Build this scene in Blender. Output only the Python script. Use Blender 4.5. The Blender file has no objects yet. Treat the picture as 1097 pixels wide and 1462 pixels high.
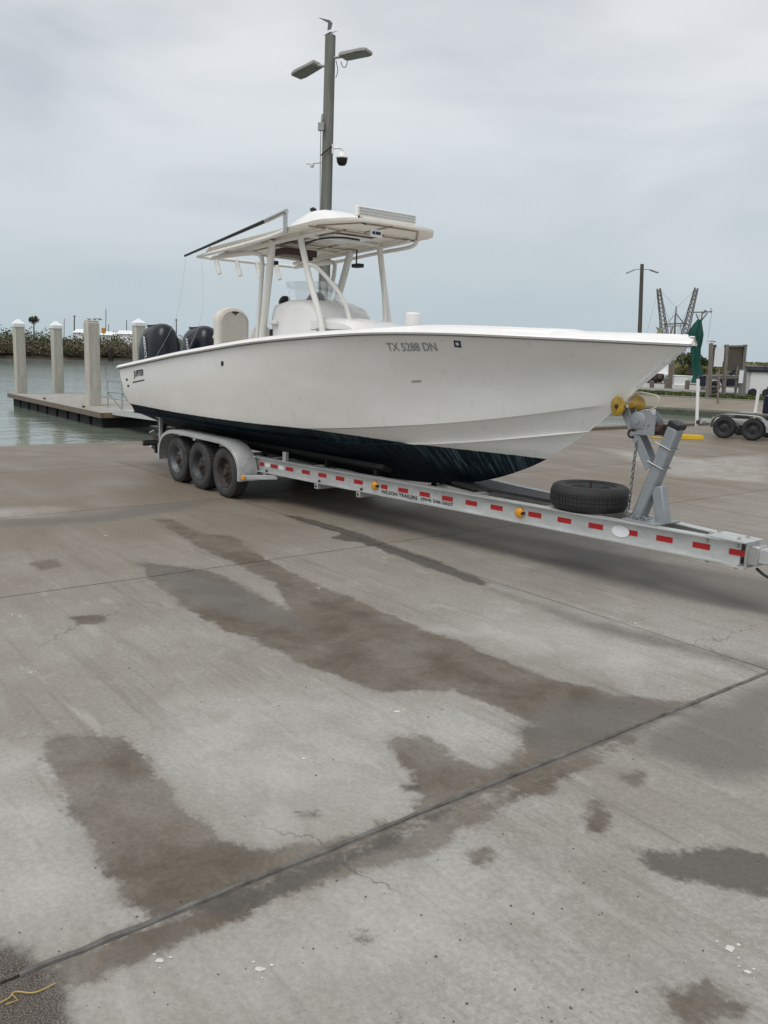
import bpy, bmesh, math, random
import numpy as np
from mathutils import Vector, Matrix
random.seed(7); RNG = np.random.default_rng(7)
SC = bpy.context.scene
COL = SC.collection
R = math.radians

# ------------------------------------------------------------------ camera
F, CX, CY = 1200.0, 548.5, 731.0          # focal length and centre in photo pixels
CAM_H = 2.03
PITCH = math.atan2(226, 1200); ROLL = 0.035
cp_, sp_ = math.cos(PITCH), math.sin(PITCH)
FWD = np.array([0, cp_, -sp_]); _r = np.array([1.0, 0, 0]); _u = np.array([0, sp_, cp_])
RIGHT = _r*math.cos(ROLL) + _u*math.sin(ROLL)
UP = -_r*math.sin(ROLL) + _u*math.cos(ROLL)
CAM = np.array([0, 0, CAM_H])
cd = bpy.data.cameras.new('camera'); cam = bpy.data.objects.new('camera', cd); COL.objects.link(cam)
cd.sensor_fit = 'VERTICAL'; cd.sensor_height = 24.0; cd.lens = F/1462*24.0
cd.clip_start = 0.05; cd.clip_end = 6000
cam.matrix_world = Matrix(((RIGHT[0], UP[0], -FWD[0], 0), (RIGHT[1], UP[1], -FWD[1], 0),
                           (RIGHT[2], UP[2], -FWD[2], CAM_H), (0, 0, 0, 1)))
SC.camera = cam

# ------------------------------------------------------------------ sky, sun, exposure
SUN_EL, SUN_AZ = 60.0, 215.0      # degrees; azimuth clockwise from +Y
world = bpy.data.worlds.new('World'); SC.world = world; world.use_nodes = True
wn = world.node_tree; wn.nodes.clear()
def wnode(t, **k):
    n = wn.nodes.new(t)
    for a, b in k.items(): setattr(n, a, b)
    return n
wout = wnode('ShaderNodeOutputWorld'); wbg = wnode('ShaderNodeBackground')
sky = wnode('ShaderNodeTexSky', sky_type='NISHITA', sun_disc=False)
sky.sun_elevation = R(SUN_EL); sky.sun_rotation = R(SUN_AZ); sky.dust_density = 3.0; sky.air_density = 1.2
tc = wnode('ShaderNodeTexCoord'); mp = wnode('ShaderNodeMapping'); mp.inputs['Scale'].default_value = (1.0, 1.0, 3.2)
n1 = wnode('ShaderNodeTexNoise'); n1.inputs['Scale'].default_value = 2.1; n1.inputs['Detail'].default_value = 5; n1.inputs['Roughness'].default_value = 0.5; n1.inputs['Distortion'].default_value = 0.4
rmp = wnode('ShaderNodeValToRGB'); ce = rmp.color_ramp.elements
ce[0].position = 0.36; ce[0].color = (4.6, 4.92, 5.25, 1); ce[1].position = 0.62; ce[1].color = (6.8, 6.88, 6.98, 1)
# cloud deck thins to a bluer band low on the horizon
sep = wnode('ShaderNodeSeparateXYZ'); mr = wnode('ShaderNodeMapRange'); mr.inputs['From Min'].default_value = -0.02; mr.inputs['From Max'].default_value = 0.34
lowm = wnode('ShaderNodeMix', data_type='RGBA'); lowm.inputs[6].default_value = (4.0, 4.8, 5.25, 1)
mixs = wnode('ShaderNodeMix', data_type='RGBA'); mixs.inputs[0].default_value = 0.93
L = wn.links.new
L(tc.outputs['Generated'], mp.inputs[0]); L(mp.outputs[0], n1.inputs['Vector']); L(n1.outputs['Fac'], rmp.inputs[0])
L(tc.outputs['Generated'], sep.inputs[0]); L(sep.outputs['Z'], mr.inputs['Value']); L(mr.outputs[0], lowm.inputs[0])
L(rmp.outputs[0], lowm.inputs[7]); L(sky.outputs[0], mixs.inputs[6]); L(lowm.outputs[2], mixs.inputs[7])
L(mixs.outputs[2], wbg.inputs[0]); wbg.inputs[1].default_value = 0.1; L(wbg.outputs[0], wout.inputs[0])

sd = bpy.data.lights.new('sun', 'SUN'); sun = bpy.data.objects.new('sun', sd); COL.objects.link(sun)
sd.energy = 1.5; sd.angle = R(35); sd.color = (1.0, 0.97, 0.92)
az, el = R(SUN_AZ), R(SUN_EL)
sdir = Vector((math.sin(az)*math.cos(el), math.cos(az)*math.cos(el), math.sin(el)))
sun.rotation_euler = sdir.to_track_quat('Z', 'Y').to_euler()
SC.view_settings.view_transform = 'Standard'; SC.view_settings.look = 'None'
SC.view_settings.exposure = 0.31; SC.view_settings.gamma = 1.0; SC.view_settings.use_curve_mapping = False

# ------------------------------------------------------------------ pixel -> place
def ray(x, y): return RIGHT*(x-CX)/F - UP*(y-CY)/F + FWD
def onz(x, y, z=0.0):
    d = ray(x, y); return CAM + d*((z-CAM_H)/d[2])
def onplane(x, y, p0, n):
    d = ray(x, y); return CAM + d*(((np.array(p0)-CAM) @ n)/(d @ n))
def aty(x, y, Y):                          # at forward distance Y
    d = ray(x, y); return CAM + d*(Y/d[1])
TH = R(38.5)                               # the trailer, the slab joints, the ramp and the dock share this direction
A = np.array([math.sin(TH), -math.cos(TH), 0]); N = np.array([-math.cos(TH), -math.sin(TH), 0])
K = np.array([3.06, 6.77, 0.0])
def W(s, t, z=0.0): return K + A*s + N*t + np.array([0, 0, z])
def T(p):
    p = np.array(p) - K; return np.array([p @ A, p @ N, p[2]])
def ont(x, y, t): return T(onplane(x, y, K+N*t, N))
FRAME_ROT = math.atan2(A[1], A[0])

# ------------------------------------------------------------------ object helpers
ORG = {}
def thing(name, label, cat, loc=(0, 0, 0), rotz=0.0, group=None, org=(0, 0, 0)):
    o = bpy.data.objects.new(name, None); COL.objects.link(o); o.empty_display_size = 0.2
    o.location = Vector([float(c) for c in loc]); o.rotation_euler = (0, 0, rotz)
    o['label'] = label; o['category'] = cat
    if group: o['group'] = group
    ORG[o.name] = np.array(org, float)
    return o
def tag(o, label, cat, group=None):
    o['label'] = label; o['category'] = cat
    if group: o['group'] = group
    return o
def kind(o, k):
    o['kind'] = k; return o
def copy_tree(o, parent=None):
    c = o.copy(); COL.objects.link(c); c.parent = parent
    if o.name in ORG: ORG[c.name] = ORG[o.name]
    for ch in list(o.children): copy_tree(ch, c)
    return c
def basis(d, up=(0, 0, 1)):
    d = np.array(d, float); d = d/np.linalg.norm(d); up = np.array(up, float)
    if abs(d @ up) > 0.98: up = np.array([1.0, 0, 0])
    a = np.cross(up, d); a /= np.linalg.norm(a); b = np.cross(d, a); return d, a, b
def smooth_path(pts, n=6):
    pts = [np.array(p, float) for p in pts]; out = []
    for i in range(len(pts)-1):
        p0 = pts[max(i-1, 0)]; p1 = pts[i]; p2 = pts[i+1]; p3 = pts[min(i+2, len(pts)-1)]
        for k in range(n):
            t = k/n
            out.append(0.5*((2*p1)+(-p0+p2)*t+(2*p0-5*p1+4*p2-p3)*t*t+(-p0+3*p1-3*p2+p3)*t**3))
    out.append(pts[-1]); return out
class MB:
    def __init__(s): s.v = []; s.f = []
    def add(s, vs, fs):
        b = len(s.v); s.v += [tuple(float(c) for c in p) for p in vs]; s.f += [tuple(i+b for i in f) for f in fs]; return s
    def box(s, c, d, ax=None):
        c = np.array(c, float); X, Y, Z = ax if ax is not None else np.eye(3)
        hx, hy, hz = [q/2 for q in d]
        vs = [c+np.array(X)*i*hx+np.array(Y)*j*hy+np.array(Z)*k*hz for i in (-1, 1) for j in (-1, 1) for k in (-1, 1)]
        return s.add(vs, [(0, 1, 3, 2), (4, 6, 7, 5), (0, 4, 5, 1), (2, 3, 7, 6), (0, 2, 6, 4), (1, 5, 7, 3)])
    def bar(s, p, q, w, h, up=(0, 0, 1)):
        p = np.array(p, float); q = np.array(q, float); d, a, b = basis(q-p, up)
        return s.box((p+q)/2, (np.linalg.norm(q-p), w, h), (d, a, b))
    def tube(s, path, r, n=8, caps=True):
        path = [np.array(p, float) for p in path]; m = len(path); rs = r if hasattr(r, '__len__') else [r]*m
        rings = []; pa = None
        for i in range(m):
            d = path[min(i+1, m-1)]-path[max(i-1, 0)]; d = d/np.linalg.norm(d)
            if pa is None: _, a, b = basis(d)
            else:
                a = pa-d*(pa @ d); a /= np.linalg.norm(a); b = np.cross(d, a)
            pa = a
            rings.append([path[i]+rs[i]*(a*math.cos(2*math.pi*k/n)+b*math.sin(2*math.pi*k/n)) for k in range(n)])
        return s.loft(rings, True, caps)
    def loft(s, rings, closed=True, caps=False):
        n = len(rings[0]); vs = [p for r_ in rings for p in r_]; fs = []
        for i in range(len(rings)-1):
            for k in range(n if closed else n-1):
                k2 = (k+1) % n; fs.append((i*n+k, i*n+k2, (i+1)*n+k2, (i+1)*n+k))
        if caps:
            fs.append(tuple(range(n-1, -1, -1))); fs.append(tuple((len(rings)-1)*n+k for k in range(n)))
        return s.add(vs, fs)
    def lathe(s, prof, o=(0, 0, 0), ax=(0, 0, 1), n=16, caps=True, sc=(1, 1)):
        d, a, b = basis(ax); o = np.array(o, float)
        rings = [[o+d*h+r_*(a*math.cos(2*math.pi*k/n)*sc[0]+b*math.sin(2*math.pi*k/n)*sc[1]) for k in range(n)] for r_, h in prof]
        return s.loft(rings, True, caps)
    def prism(s, poly, o, X, Y, th):
        o = np.array(o, float); X = np.array(X, float); Y = np.array(Y, float); Z = np.cross(X, Y)
        n = len(poly); vs = [o+X*p[0]+Y*p[1]+Z*z for z in (0, th) for p in poly]
        fs = [tuple(range(n-1, -1, -1)), tuple(range(n, 2*n))]+[(i, (i+1) % n, (i+1) % n+n, i+n) for i in range(n)]
        return s.add(vs, fs)
    def build(s, name, mat, parent=None, smooth=35, bevel=0, attrs=None):
        v = np.array(s.v, float)
        p = parent
        while p is not None and p.name not in ORG: p = p.parent
        if p is not None: v = v-ORG[p.name]
        me = bpy.data.meshes.new(name); me.from_pydata(v.tolist(), [], s.f); me.update()
        if attrs:
            for an, av in attrs.items():
                at = me.attributes.new(an, 'FLOAT', 'POINT'); at.data.foreach_set('value', np.array(av, np.float32))
        bm = bmesh.new(); bm.from_mesh(me); bmesh.ops.recalc_face_normals(bm, faces=bm.faces); bm.to_mesh(me); bm.free()
        if smooth:
            me.shade_smooth(); me.set_sharp_from_angle(angle=R(smooth))
        me.materials.append(mat)
        o = bpy.data.objects.new(name, me); COL.objects.link(o)
        if parent is not None: o.parent = parent
        if bevel:
            m = o.modifiers.new('bevel', 'BEVEL'); m.width = bevel; m.segments = 2; m.limit_method = 'ANGLE'; m.angle_limit = R(40)
        return o
def text_flat(body, size=1.0, shear=0.0, offset=0.0):
    """filled lettering as 2D verts and faces, origin at lower left, width scaled 1"""
    cu = bpy.data.curves.new('lettering', 'FONT'); cu.body = body; cu.size = size; cu.shear = shear; cu.offset = offset
    cu.fill_mode = 'FRONT'; cu.resolution_u = 3
    o = bpy.data.objects.new('lettering', cu); COL.objects.link(o)
    bpy.context.view_layer.update()
    me = bpy.data.meshes.new_from_object(o.evaluated_get(bpy.context.evaluated_depsgraph_get()))
    vs = np.array([v.co[:2] for v in me.vertices]); fs = [tuple(p.vertices) for p in me.polygons]
    bpy.data.objects.remove(o); bpy.data.curves.remove(cu); bpy.data.meshes.remove(me)
    vs = vs-vs.min(0); return vs, fs

# ------------------------------------------------------------------ materials
MATS = {}
def mat(name, col, rough=0.5, metal=0.0, var=0.0, vscale=8.0, bump=0.0, bscale=60.0, col2=None, coat=0.0, spec=0.5, stretch=(1, 1, 1), emit=None):
    if name in MATS: return MATS[name]
    m = bpy.data.materials.new(name); m.use_nodes = True; nt = m.node_tree; b = nt.nodes['Principled BSDF']
    b.inputs['Base Color'].default_value = (*col, 1); b.inputs['Roughness'].default_value = rough
    b.inputs['Metallic'].default_value = metal; b.inputs['Coat Weight'].default_value = coat; b.inputs['Specular IOR Level'].default_value = spec
    if var or bump:
        t = nt.nodes.new('ShaderNodeTexCoord'); mp = nt.nodes.new('ShaderNodeMapping'); mp.inputs['Scale'].default_value = stretch
        nt.links.new(t.outputs['Object'], mp.inputs[0])
    if var:
        n = nt.nodes.new('ShaderNodeTexNoise'); n.inputs['Scale'].default_value = vscale; n.inputs['Detail'].default_value = 6; n.inputs['Roughness'].default_value = 0.62
        rp = nt.nodes.new('ShaderNodeValToRGB'); e = rp.color_ramp.elements; e[0].position = 0.32; e[1].position = 0.7
        c2 = col2 if col2 else tuple(c*(1-var) for c in col)
        e[0].color = (*c2, 1); e[1].color = (*col, 1)
        nt.links.new(mp.outputs[0], n.inputs['Vector']); nt.links.new(n.outputs['Fac'], rp.inputs[0]); nt.links.new(rp.outputs[0], b.inputs['Base Color'])
        mr = nt.nodes.new('ShaderNodeMapRange'); mr.inputs['To Min'].default_value = min(1, rough*1.25); mr.inputs['To Max'].default_value = rough*0.85
        nt.links.new(n.outputs['Fac'], mr.inputs[0]); nt.links.new(mr.outputs[0], b.inputs['Roughness'])
    if bump:
        n2 = nt.nodes.new('ShaderNodeTexNoise'); n2.inputs['Scale'].default_value = bscale; n2.inputs['Detail'].default_value = 4
        bp = nt.nodes.new('ShaderNodeBump'); bp.inputs['Strength'].default_value = bump; bp.inputs['Distance'].default_value = 0.02
        nt.links.new(mp.outputs[0], n2.inputs['Vector']); nt.links.new(n2.outputs['Fac'], bp.inputs['Height']); nt.links.new(bp.outputs[0], b.inputs['Normal'])
    MATS[name] = m; return m
class NG:   # little node-graph helper
    def __init__(s, name):
        s.m = bpy.data.materials.new(name); s.m.use_nodes = True; s.t = s.m.node_tree; s.b = s.t.nodes['Principled BSDF']
    def n(s, t, ins=None, **k):
        x = s.t.nodes.new(t)
        for a, b in k.items(): setattr(x, a, b)
        for a, b in (ins or {}).items():
            if hasattr(b, 'is_linked') or isinstance(b, bpy.types.NodeSocket): s.t.links.new(b, x.inputs[a])
            else: x.inputs[a].default_value = b
        return x
    def noise(s, vec, scale, detail=5, rough=0.55, dist=0.0):
        return s.n('ShaderNodeTexNoise', {'Vector': vec, 'Scale': scale, 'Detail': detail, 'Roughness': rough, 'Distortion': dist}).outputs['Fac']
    def math(s, op, a, b=0.0, c=None):
        x = s.n('ShaderNodeMath', {0: a, 1: b}, operation=op)
        if c is not None: x.inputs[2].default_value = c
        return x.outputs[0]
    def step(s, v, a, b, lo=0.0, hi=1.0):
        return s.n('ShaderNodeMapRange', {'Value': v, 'From Min': a, 'From Max': b, 'To Min': lo, 'To Max': hi}, interpolation_type='SMOOTHSTEP').outputs[0]
    def mix(s, f, a, b):
        x = s.n('ShaderNodeMix', data_type='RGBA')
        for i, q in ((0, f), (6, a), (7, b)):
            if isinstance(q, bpy.types.NodeSocket): s.t.links.new(q, x.inputs[i])
            else: x.inputs[i].default_value = (*q, 1) if isinstance(q, tuple) and len(q) == 3 else q
        return x.outputs[2]
    def attr(s, name): return s.n('ShaderNodeAttribute', attribute_name=name).outputs['Fac']
    def set(s, k, v):
        if isinstance(v, bpy.types.NodeSocket): s.t.links.new(v, s.b.inputs[k])
        else: s.b.inputs[k].default_value = v
    def bump(s, h, strength, dist=0.01):
        s.set('Normal', s.n('ShaderNodeBump', {'Height': h, 'Strength': strength, 'Distance': dist}).outputs[0])
    def coord(s, sc=(1, 1, 1), which='Object'):
        return s.n('ShaderNodeMapping', {'Vector': s.n('ShaderNodeTexCoord').outputs[which], 'Scale': sc}).outputs[0]

def concrete_mat():
    g = NG('stained_concrete'); c = g.coord()
    big = g.noise(c, 0.55, 4, 0.6); mid = g.noise(c, 2.6, 6, 0.62, 0.6); fine = g.noise(c, 38, 6, 0.75); grit = g.noise(c, 170, 3, 0.7)
    streak = g.noise(g.coord((0.5, 4.5, 1)), 1.3, 5, 0.6, 0.3)
    base = g.mix(g.step(big, 0.35, 0.66), (0.290, 0.272, 0.242), (0.375, 0.364, 0.338))
    base = g.mix(g.step(mid, 0.42, 0.72, 0, 0.5), base, (0.240, 0.220, 0.190))
    base = g.mix(g.step(streak, 0.5, 0.74, 0, 0.5), base, (0.205, 0.190, 0.168))
    base = g.mix(g.step(fine, 0.38, 0.66, 0.40, 0), base, (0.145, 0.135, 0.120))
    drag = g.noise(g.coord((0.35, 11, 1)), 1.1, 6, 0.65, 0.2); base = g.mix(g.step(drag, 0.54, 0.70, 0, 0.42), base, (0.155, 0.138, 0.115))
    pale = g.noise(g.coord((0.7, 3.0, 1)), 1.7, 6, 0.6, 0.5); base = g.mix(g.step(pale, 0.56, 0.72, 0, 0.45), base, (0.43, 0.415, 0.385))
    base = g.mix(g.step(grit, 0.56, 0.70, 0, 0.5), base, (0.40, 0.39, 0.365))
    base = g.mix(g.step(g.noise(c, 75, 2, 0.5), 0.675, 0.74, 0, 0.7), base, (0.09, 0.08, 0.07))
    blot = g.noise(c, 9, 6, 0.7, 0.8); base = g.mix(g.step(blot, 0.53, 0.70, 0, 0.26), base, (0.165, 0.145, 0.118)); base = g.mix(g.step(g.noise(c, 4.3, 5, 0.7, 0.4), 0.58, 0.70, 0, 0.30), base, (0.44, 0.43, 0.405))
    vor = g.n('ShaderNodeTexVoronoi', {'Vector': g.n('ShaderNodeVectorMath', {0: c, 1: g.n('ShaderNodeVectorMath', {0: g.n('ShaderNodeTexNoise', {'Vector': c, 'Scale': 2.2, 'Detail': 6.0, 'Roughness': 0.65}).outputs['Color'], 1: (0.55, 0.55, 0.0)}, operation='MULTIPLY').outputs[0]}, operation='ADD').outputs[0], 'Scale': 0.42}, feature='DISTANCE_TO_EDGE').outputs['Distance']
    crack = g.math('MULTIPLY', g.step(vor, 0.0006, 0.0022, 0.8, 0), g.step(g.noise(c, 0.45, 2), 0.50, 0.58))
    base = g.mix(crack, base, (0.06, 0.052, 0.044))
    ty_ = g.n('ShaderNodeSeparateXYZ', {'Vector': c}).outputs['Y']
    for cy in (-2.30, -4.05, 0.55):
        band = g.step(g.math('ABSOLUTE', g.math('SUBTRACT', g.math('ADD', ty_, g.math('MULTIPLY', g.noise(c, 0.25, 1), 0.5)), cy+0.25)), 0.07, 0.13, 1, 0)
        base = g.mix(g.math('MULTIPLY', band, g.step(g.noise(g.coord((1.2, 5, 1)), 1.5, 5, 0.7), 0.40, 0.68, 0, 0.34)), base, (0.14, 0.127, 0.110))
    wob = g.math('ADD', g.math('MULTIPLY', g.math('SUBTRACT', g.noise(c, 5, 5, 0.65), 0.5), 0.22), g.math('MULTIPLY', g.math('SUBTRACT', g.noise(c, 28, 4, 0.7), 0.5), 0.10))
    wobs = g.math('MULTIPLY', wob, 1.0)
    def m(nm, soft): return g.step(g.math('ADD', g.attr(nm), wob), -soft, soft)
    ramp = g.attr('ramp')
    base = g.mix(g.math('MULTIPLY', ramp, g.step(g.noise(g.coord((0.6, 1.4, 1)), 0.9, 5, 0.6), 0.22, 0.6, 0.55, 0.98)), base, (0.150, 0.119, 0.084))
    lite = m('light', 0.30); base = g.mix(g.math('MULTIPLY', g.math('MULTIPLY', lite, g.step(mid, 0.30, 0.66, 0.55, 0.28)), g.step(fine, 0.34, 0.62, 0.82, 1.05)), base, (0.455, 0.445, 0.42))
    damp = g.math('ADD', g.math('MULTIPLY', m('damp', 0.024), 0.82), g.math('MULTIPLY', m('damp', 0.18), 0.18)); edge = g.step(g.math('ABSOLUTE', g.math('ADD', g.attr('damp'), wob)), 0.0, 0.05, 0.13, 0)
    dcol = g.mix(g.step(mid, 0.35, 0.7), (0.098, 0.079, 0.058), (0.158, 0.132, 0.101))
    dcol = g.mix(g.step(fine, 0.35, 0.65, 0.45, 0), dcol, (0.058, 0.048, 0.038))
    dcol = g.mix(g.step(grit, 0.62, 0.72, 0, 0.3), dcol, (0.25, 0.23, 0.20))
    base = g.mix(g.math('MULTIPLY', damp, g.step(g.noise(c, 1.4, 4, 0.6), 0.3, 0.62, 0.62, 1.0)), base, dcol)
    base = g.mix(edge, base, (0.10, 0.088, 0.072))
    wet = m('wet', 0.03); wcol = g.mix(fine, (0.045, 0.039, 0.033), (0.108, 0.096, 0.084))
    base = g.mix(g.math('MULTIPLY', wet, 0.85), base, wcol)
    grey = m('grey', 0.14); base = g.mix(g.math('MULTIPLY', grey, 0.75), base, g.mix(fine, (0.085, 0.078, 0.069), (0.160, 0.146, 0.130)))
    dirt = m('dirt', 0.05); base = g.mix(dirt, base, g.mix(g.step(grit, 0.4, 0.62), (0.045, 0.037, 0.031), (0.17, 0.145, 0.125)))
    white = g.step(g.noise(c, 9, 2, 0.4), 0.795, 0.815, 0, 0.5); base = g.mix(white, base, (0.55, 0.54, 0.52))
    g.set('Base Color', base)
    ro = g.math('SUBTRACT', 0.86, g.math('MULTIPLY', g.math('MULTIPLY', damp, g.step(mid, 0.35, 0.65)), 0.36)); ro = g.math('SUBTRACT', ro, g.math('MULTIPLY', wet, 0.26)); ro = g.math('SUBTRACT', ro, g.math('MULTIPLY', grey, 0.10))
    ro = g.math('SUBTRACT', ro, g.math('MULTIPLY', g.step(ramp, 0.75, 1.0), 0.35))
    g.set('Roughness', ro); g.set('Specular IOR Level', 0.35)
    h = g.math('ADD', g.math('MULTIPLY', fine, 0.6), g.math('MULTIPLY', grit, 0.5)); h = g.math('ADD', h, g.math('MULTIPLY', g.math('MULTIPLY', grit, dirt), 4.0))
    g.bump(h, 0.35, 0.006); return g.m
def water_mat():
    g = NG('harbour_water'); c = g.coord()
    w1 = g.noise(g.coord((1, 1, 1)), 1.6, 4, 0.6, 0.4); w2 = g.noise(g.coord((0.35, 0.9, 1)), 0.5, 3, 0.5)
    g.set('Base Color', g.mix(g.step(g.noise(c, 0.06, 3), 0.4, 0.65), (0.125, 0.160, 0.130), (0.155, 0.182, 0.148))); g.set('Roughness', 0.10); g.set('IOR', 1.33)
    g.bump(g.math('ADD', g.math('MULTIPLY', w1, 0.5), w2), 0.24, 0.20); return g.m
def hull_mat():
    g = NG('gelcoat_and_bottom_paint'); c = g.coord()
    gel = g.mix(g.step(g.noise(g.coord((1, 1, 3)), 1.1, 5, 0.6), 0.35, 0.75), (0.81, 0.805, 0.775), (0.87, 0.865, 0.84))
    gel = g.mix(g.step(g.noise(g.coord((7, 7, 0.35)), 1.6, 5, 0.65), 0.56, 0.74, 0, 0.30), gel, (0.60, 0.58, 0.52))
    p = g.math('ADD', g.attr('paint'), g.math('MULTIPLY', g.math('SUBTRACT', g.noise(g.coord((3, 3, 3)), 4, 3), 0.5), 0.012))
    gel = g.mix(g.step(p, -0.10, 0.0, 0, 0.22), gel, (0.50, 0.49, 0.42))
    mk = g.step(p, -0.003, 0.003)
    navy = g.mix(g.step(g.noise(c, 3, 5, 0.6), 0.35, 0.7), (0.005, 0.010, 0.017), (0.010, 0.021, 0.031))
    sc = g.noise(g.coord((10, 0.7, 0.5)), 3.0, 5, 0.7); fade = g.attr('scuff')
    navy = g.mix(g.math('MULTIPLY', g.step(sc, 0.46, 0.68), fade), navy, (0.13, 0.195, 0.22))
    navy = g.mix(g.math('MULTIPLY', g.step(g.noise(c, 2.0, 4, 0.6), 0.4, 0.7, 0, 0.28), g.step(p, 0.16, 0.0)), navy, (0.03, 0.085, 0.095))
    g.set('Base Color', g.mix(mk, gel, navy)); g.set('Roughness', g.math('ADD', 0.22, g.math('MULTIPLY', mk, 0.38))); g.set('Coat Weight', g.math('SUBTRACT', 0.35, g.math('MULTIPLY', mk, 0.35))); g.set('Specular IOR Level', g.math('SUBTRACT', 0.5, g.math('MULTIPLY', mk, 0.38)))
    return g.m
M_CONC = concrete_mat(); M_WATER = water_mat(); M_HULL = hull_mat()
M_GEL = mat('white_gelcoat', (0.82, 0.815, 0.80), 0.25, var=0.06, vscale=3, coat=0.2)
M_CREAM = mat('cream_gelcoat', (0.66, 0.61, 0.52), 0.4, var=0.10, vscale=4)
M_CUSH = mat('cream_vinyl', (0.68, 0.65, 0.58), 0.5, var=0.08, vscale=6)
M_TUBE = mat('white_powder_coat', (0.80, 0.785, 0.74), 0.35, var=0.06, vscale=5)
M_ALU = mat('trailer_aluminium', (0.60, 0.615, 0.605), 0.48, 0.5, var=0.28, vscale=5, bump=0.08, bscale=90, stretch=(0.6, 3, 3))
M_GALV = mat('galvanised_grey', (0.30, 0.325, 0.345), 0.5, 0.35, var=0.14, vscale=7)
M_STEEL = mat('zinc_steel', (0.55, 0.55, 0.54), 0.35, 0.85, var=0.2, vscale=20)
M_RUST = mat('rusty_steel', (0.085, 0.05, 0.035), 0.8, 0.2, var=0.5, vscale=25, col2=(0.03, 0.024, 0.022))
M_TYRE = mat('tyre_rubber', (0.014, 0.014, 0.016), 0.7, var=0.3, vscale=12, col2=(0.026, 0.025, 0.025), bump=0.2, bscale=50)
M_TYRED = mat('dusty_tyre_rubber', (0.060, 0.058, 0.056), 0.85, var=0.4, vscale=9, col2=(0.030, 0.030, 0.031), bump=0.2, bscale=50)
M_RIM = mat('grey_rim', (0.065, 0.068, 0.072), 0.55, 0.3, var=0.3, vscale=14)
M_RIML = mat('silver_rim', (0.13, 0.14, 0.148), 0.5, 0.3, var=0.25, vscale=14)
M_RIMR = mat('rusted_rim', (0.060, 0.052, 0.048), 0.8, 0.2, var=0.5, vscale=18, col2=(0.035, 0.026, 0.022))
M_BLK = mat('black_plastic', (0.012, 0.012, 0.014), 0.45, var=0.2, vscale=15)
M_COWL = mat('black_cowl_paint', (0.005, 0.007, 0.014), 0.30, coat=0.0, spec=0.4, var=0.25, vscale=3)
M_RED = mat('red_reflective_tape', (0.40, 0.010, 0.012), 0.35, var=0.15, vscale=40)
M_WTAPE = mat('white_vinyl', (0.75, 0.76, 0.78), 0.35, var=0.06, vscale=10)
M_AMBER = mat('amber_lens', (0.72, 0.30, 0.012), 0.25, coat=0.4, var=0.1, vscale=20)
M_ROLL = mat('yellow_polyurethane', (0.50, 0.33, 0.022), 0.35, coat=0.3, var=0.25, vscale=14, col2=(0.26, 0.14, 0.012))
M_INK = mat('black_lettering', (0.02, 0.02, 0.022), 0.5)
M_GINK = mat('grey_lettering', (0.33, 0.335, 0.33), 0.4, var=0.1, vscale=30)
M_WINK = mat('silver_lettering', (0.62, 0.63, 0.65), 0.35)
M_POLE = mat('weathered_pole', (0.215, 0.220, 0.200), 0.85, var=0.35, vscale=3, col2=(0.14, 0.145, 0.125), bump=0.3, bscale=20, stretch=(4, 4, 0.4))
M_POLE2 = mat('brown_pole', (0.11, 0.092, 0.075), 0.85, var=0.35, vscale=3, stretch=(4, 4, 0.4))
M_LAMP = mat('lamp_housing', (0.40, 0.40, 0.38), 0.55, 0.2, var=0.25, vscale=8)
M_LENS = mat('lamp_lens', (0.22, 0.22, 0.20), 0.3, var=0.1, vscale=10)
M_PILE = mat('concrete_pile', (0.56, 0.54, 0.48), 0.85, var=0.22, vscale=2.2, col2=(0.38, 0.355, 0.30), bump=0.2, bscale=25, stretch=(3, 3, 0.5))
M_CAP = mat('white_pile_cap', (0.80, 0.81, 0.82), 0.45, var=0.06, vscale=4)
M_WOOD = mat('weathered_timber', (0.20, 0.165, 0.13), 0.85, var=0.4, vscale=5, bump=0.25, bscale=18, stretch=(0.6, 6, 6))
M_WOODG = mat('grey_timber', (0.235, 0.205, 0.175), 0.85, var=0.35, vscale=5, bump=0.25, bscale=14, stretch=(3, 3, 1.0))
M_DECK = mat('dock_decking', (0.36, 0.345, 0.31), 0.85, var=0.3, vscale=2.5, bump=0.2, bscale=20)
M_DARK = mat('dark_float', (0.018, 0.019, 0.018), 0.8, var=0.4, vscale=4)
M_DKJ = mat('joint_dirt', (0.055, 0.048, 0.042), 0.95, var=0.4, vscale=20)
M_SEAL = mat('joint_sealant', (0.165, 0.160, 0.148), 0.75, var=0.5, vscale=7, col2=(0.06, 0.053, 0.046), bump=0.4, bscale=30)
M_YEL = mat('yellow_paint', (0.62, 0.40, 0.012), 0.6, var=0.2, vscale=6)
M_PVC = mat('white_pvc', (0.78, 0.78, 0.76), 0.35, var=0.05, vscale=3)
M_GRASS = mat('lawn_soil', (0.070, 0.105, 0.032), 0.95, var=0.4, vscale=1.2)
M_MARSH = mat('marsh_ground', (0.15, 0.155, 0.060), 0.95, var=0.35, vscale=0.1)
M_SOIL = mat('shore_soil', (0.14, 0.112, 0.082), 0.95, var=0.3, vscale=0.5)
M_BULK = mat('algae_bulkhead', (0.115, 0.12, 0.092), 0.8, var=0.45, vscale=1.2, col2=(0.045, 0.055, 0.038))
M_TANC = mat('tan_concrete', (0.245, 0.215, 0.17), 0.9, var=0.25, vscale=0.6, stretch=(0.4, 2, 1))
M_GRAV = mat('crushed_shell', (0.25, 0.235, 0.21), 0.95, var=0.3, vscale=1.5)
M_TRUCK = mat('navy_truck_paint', (0.010, 0.013, 0.028), 0.2, coat=0.6, var=0.1, vscale=2)
M_GLASS = mat('tinted_glass', (0.02, 0.035, 0.032), 0.06, spec=0.8)
M_CHROME = mat('chrome', (0.6, 0.6, 0.6), 0.15, 0.9)
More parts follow.
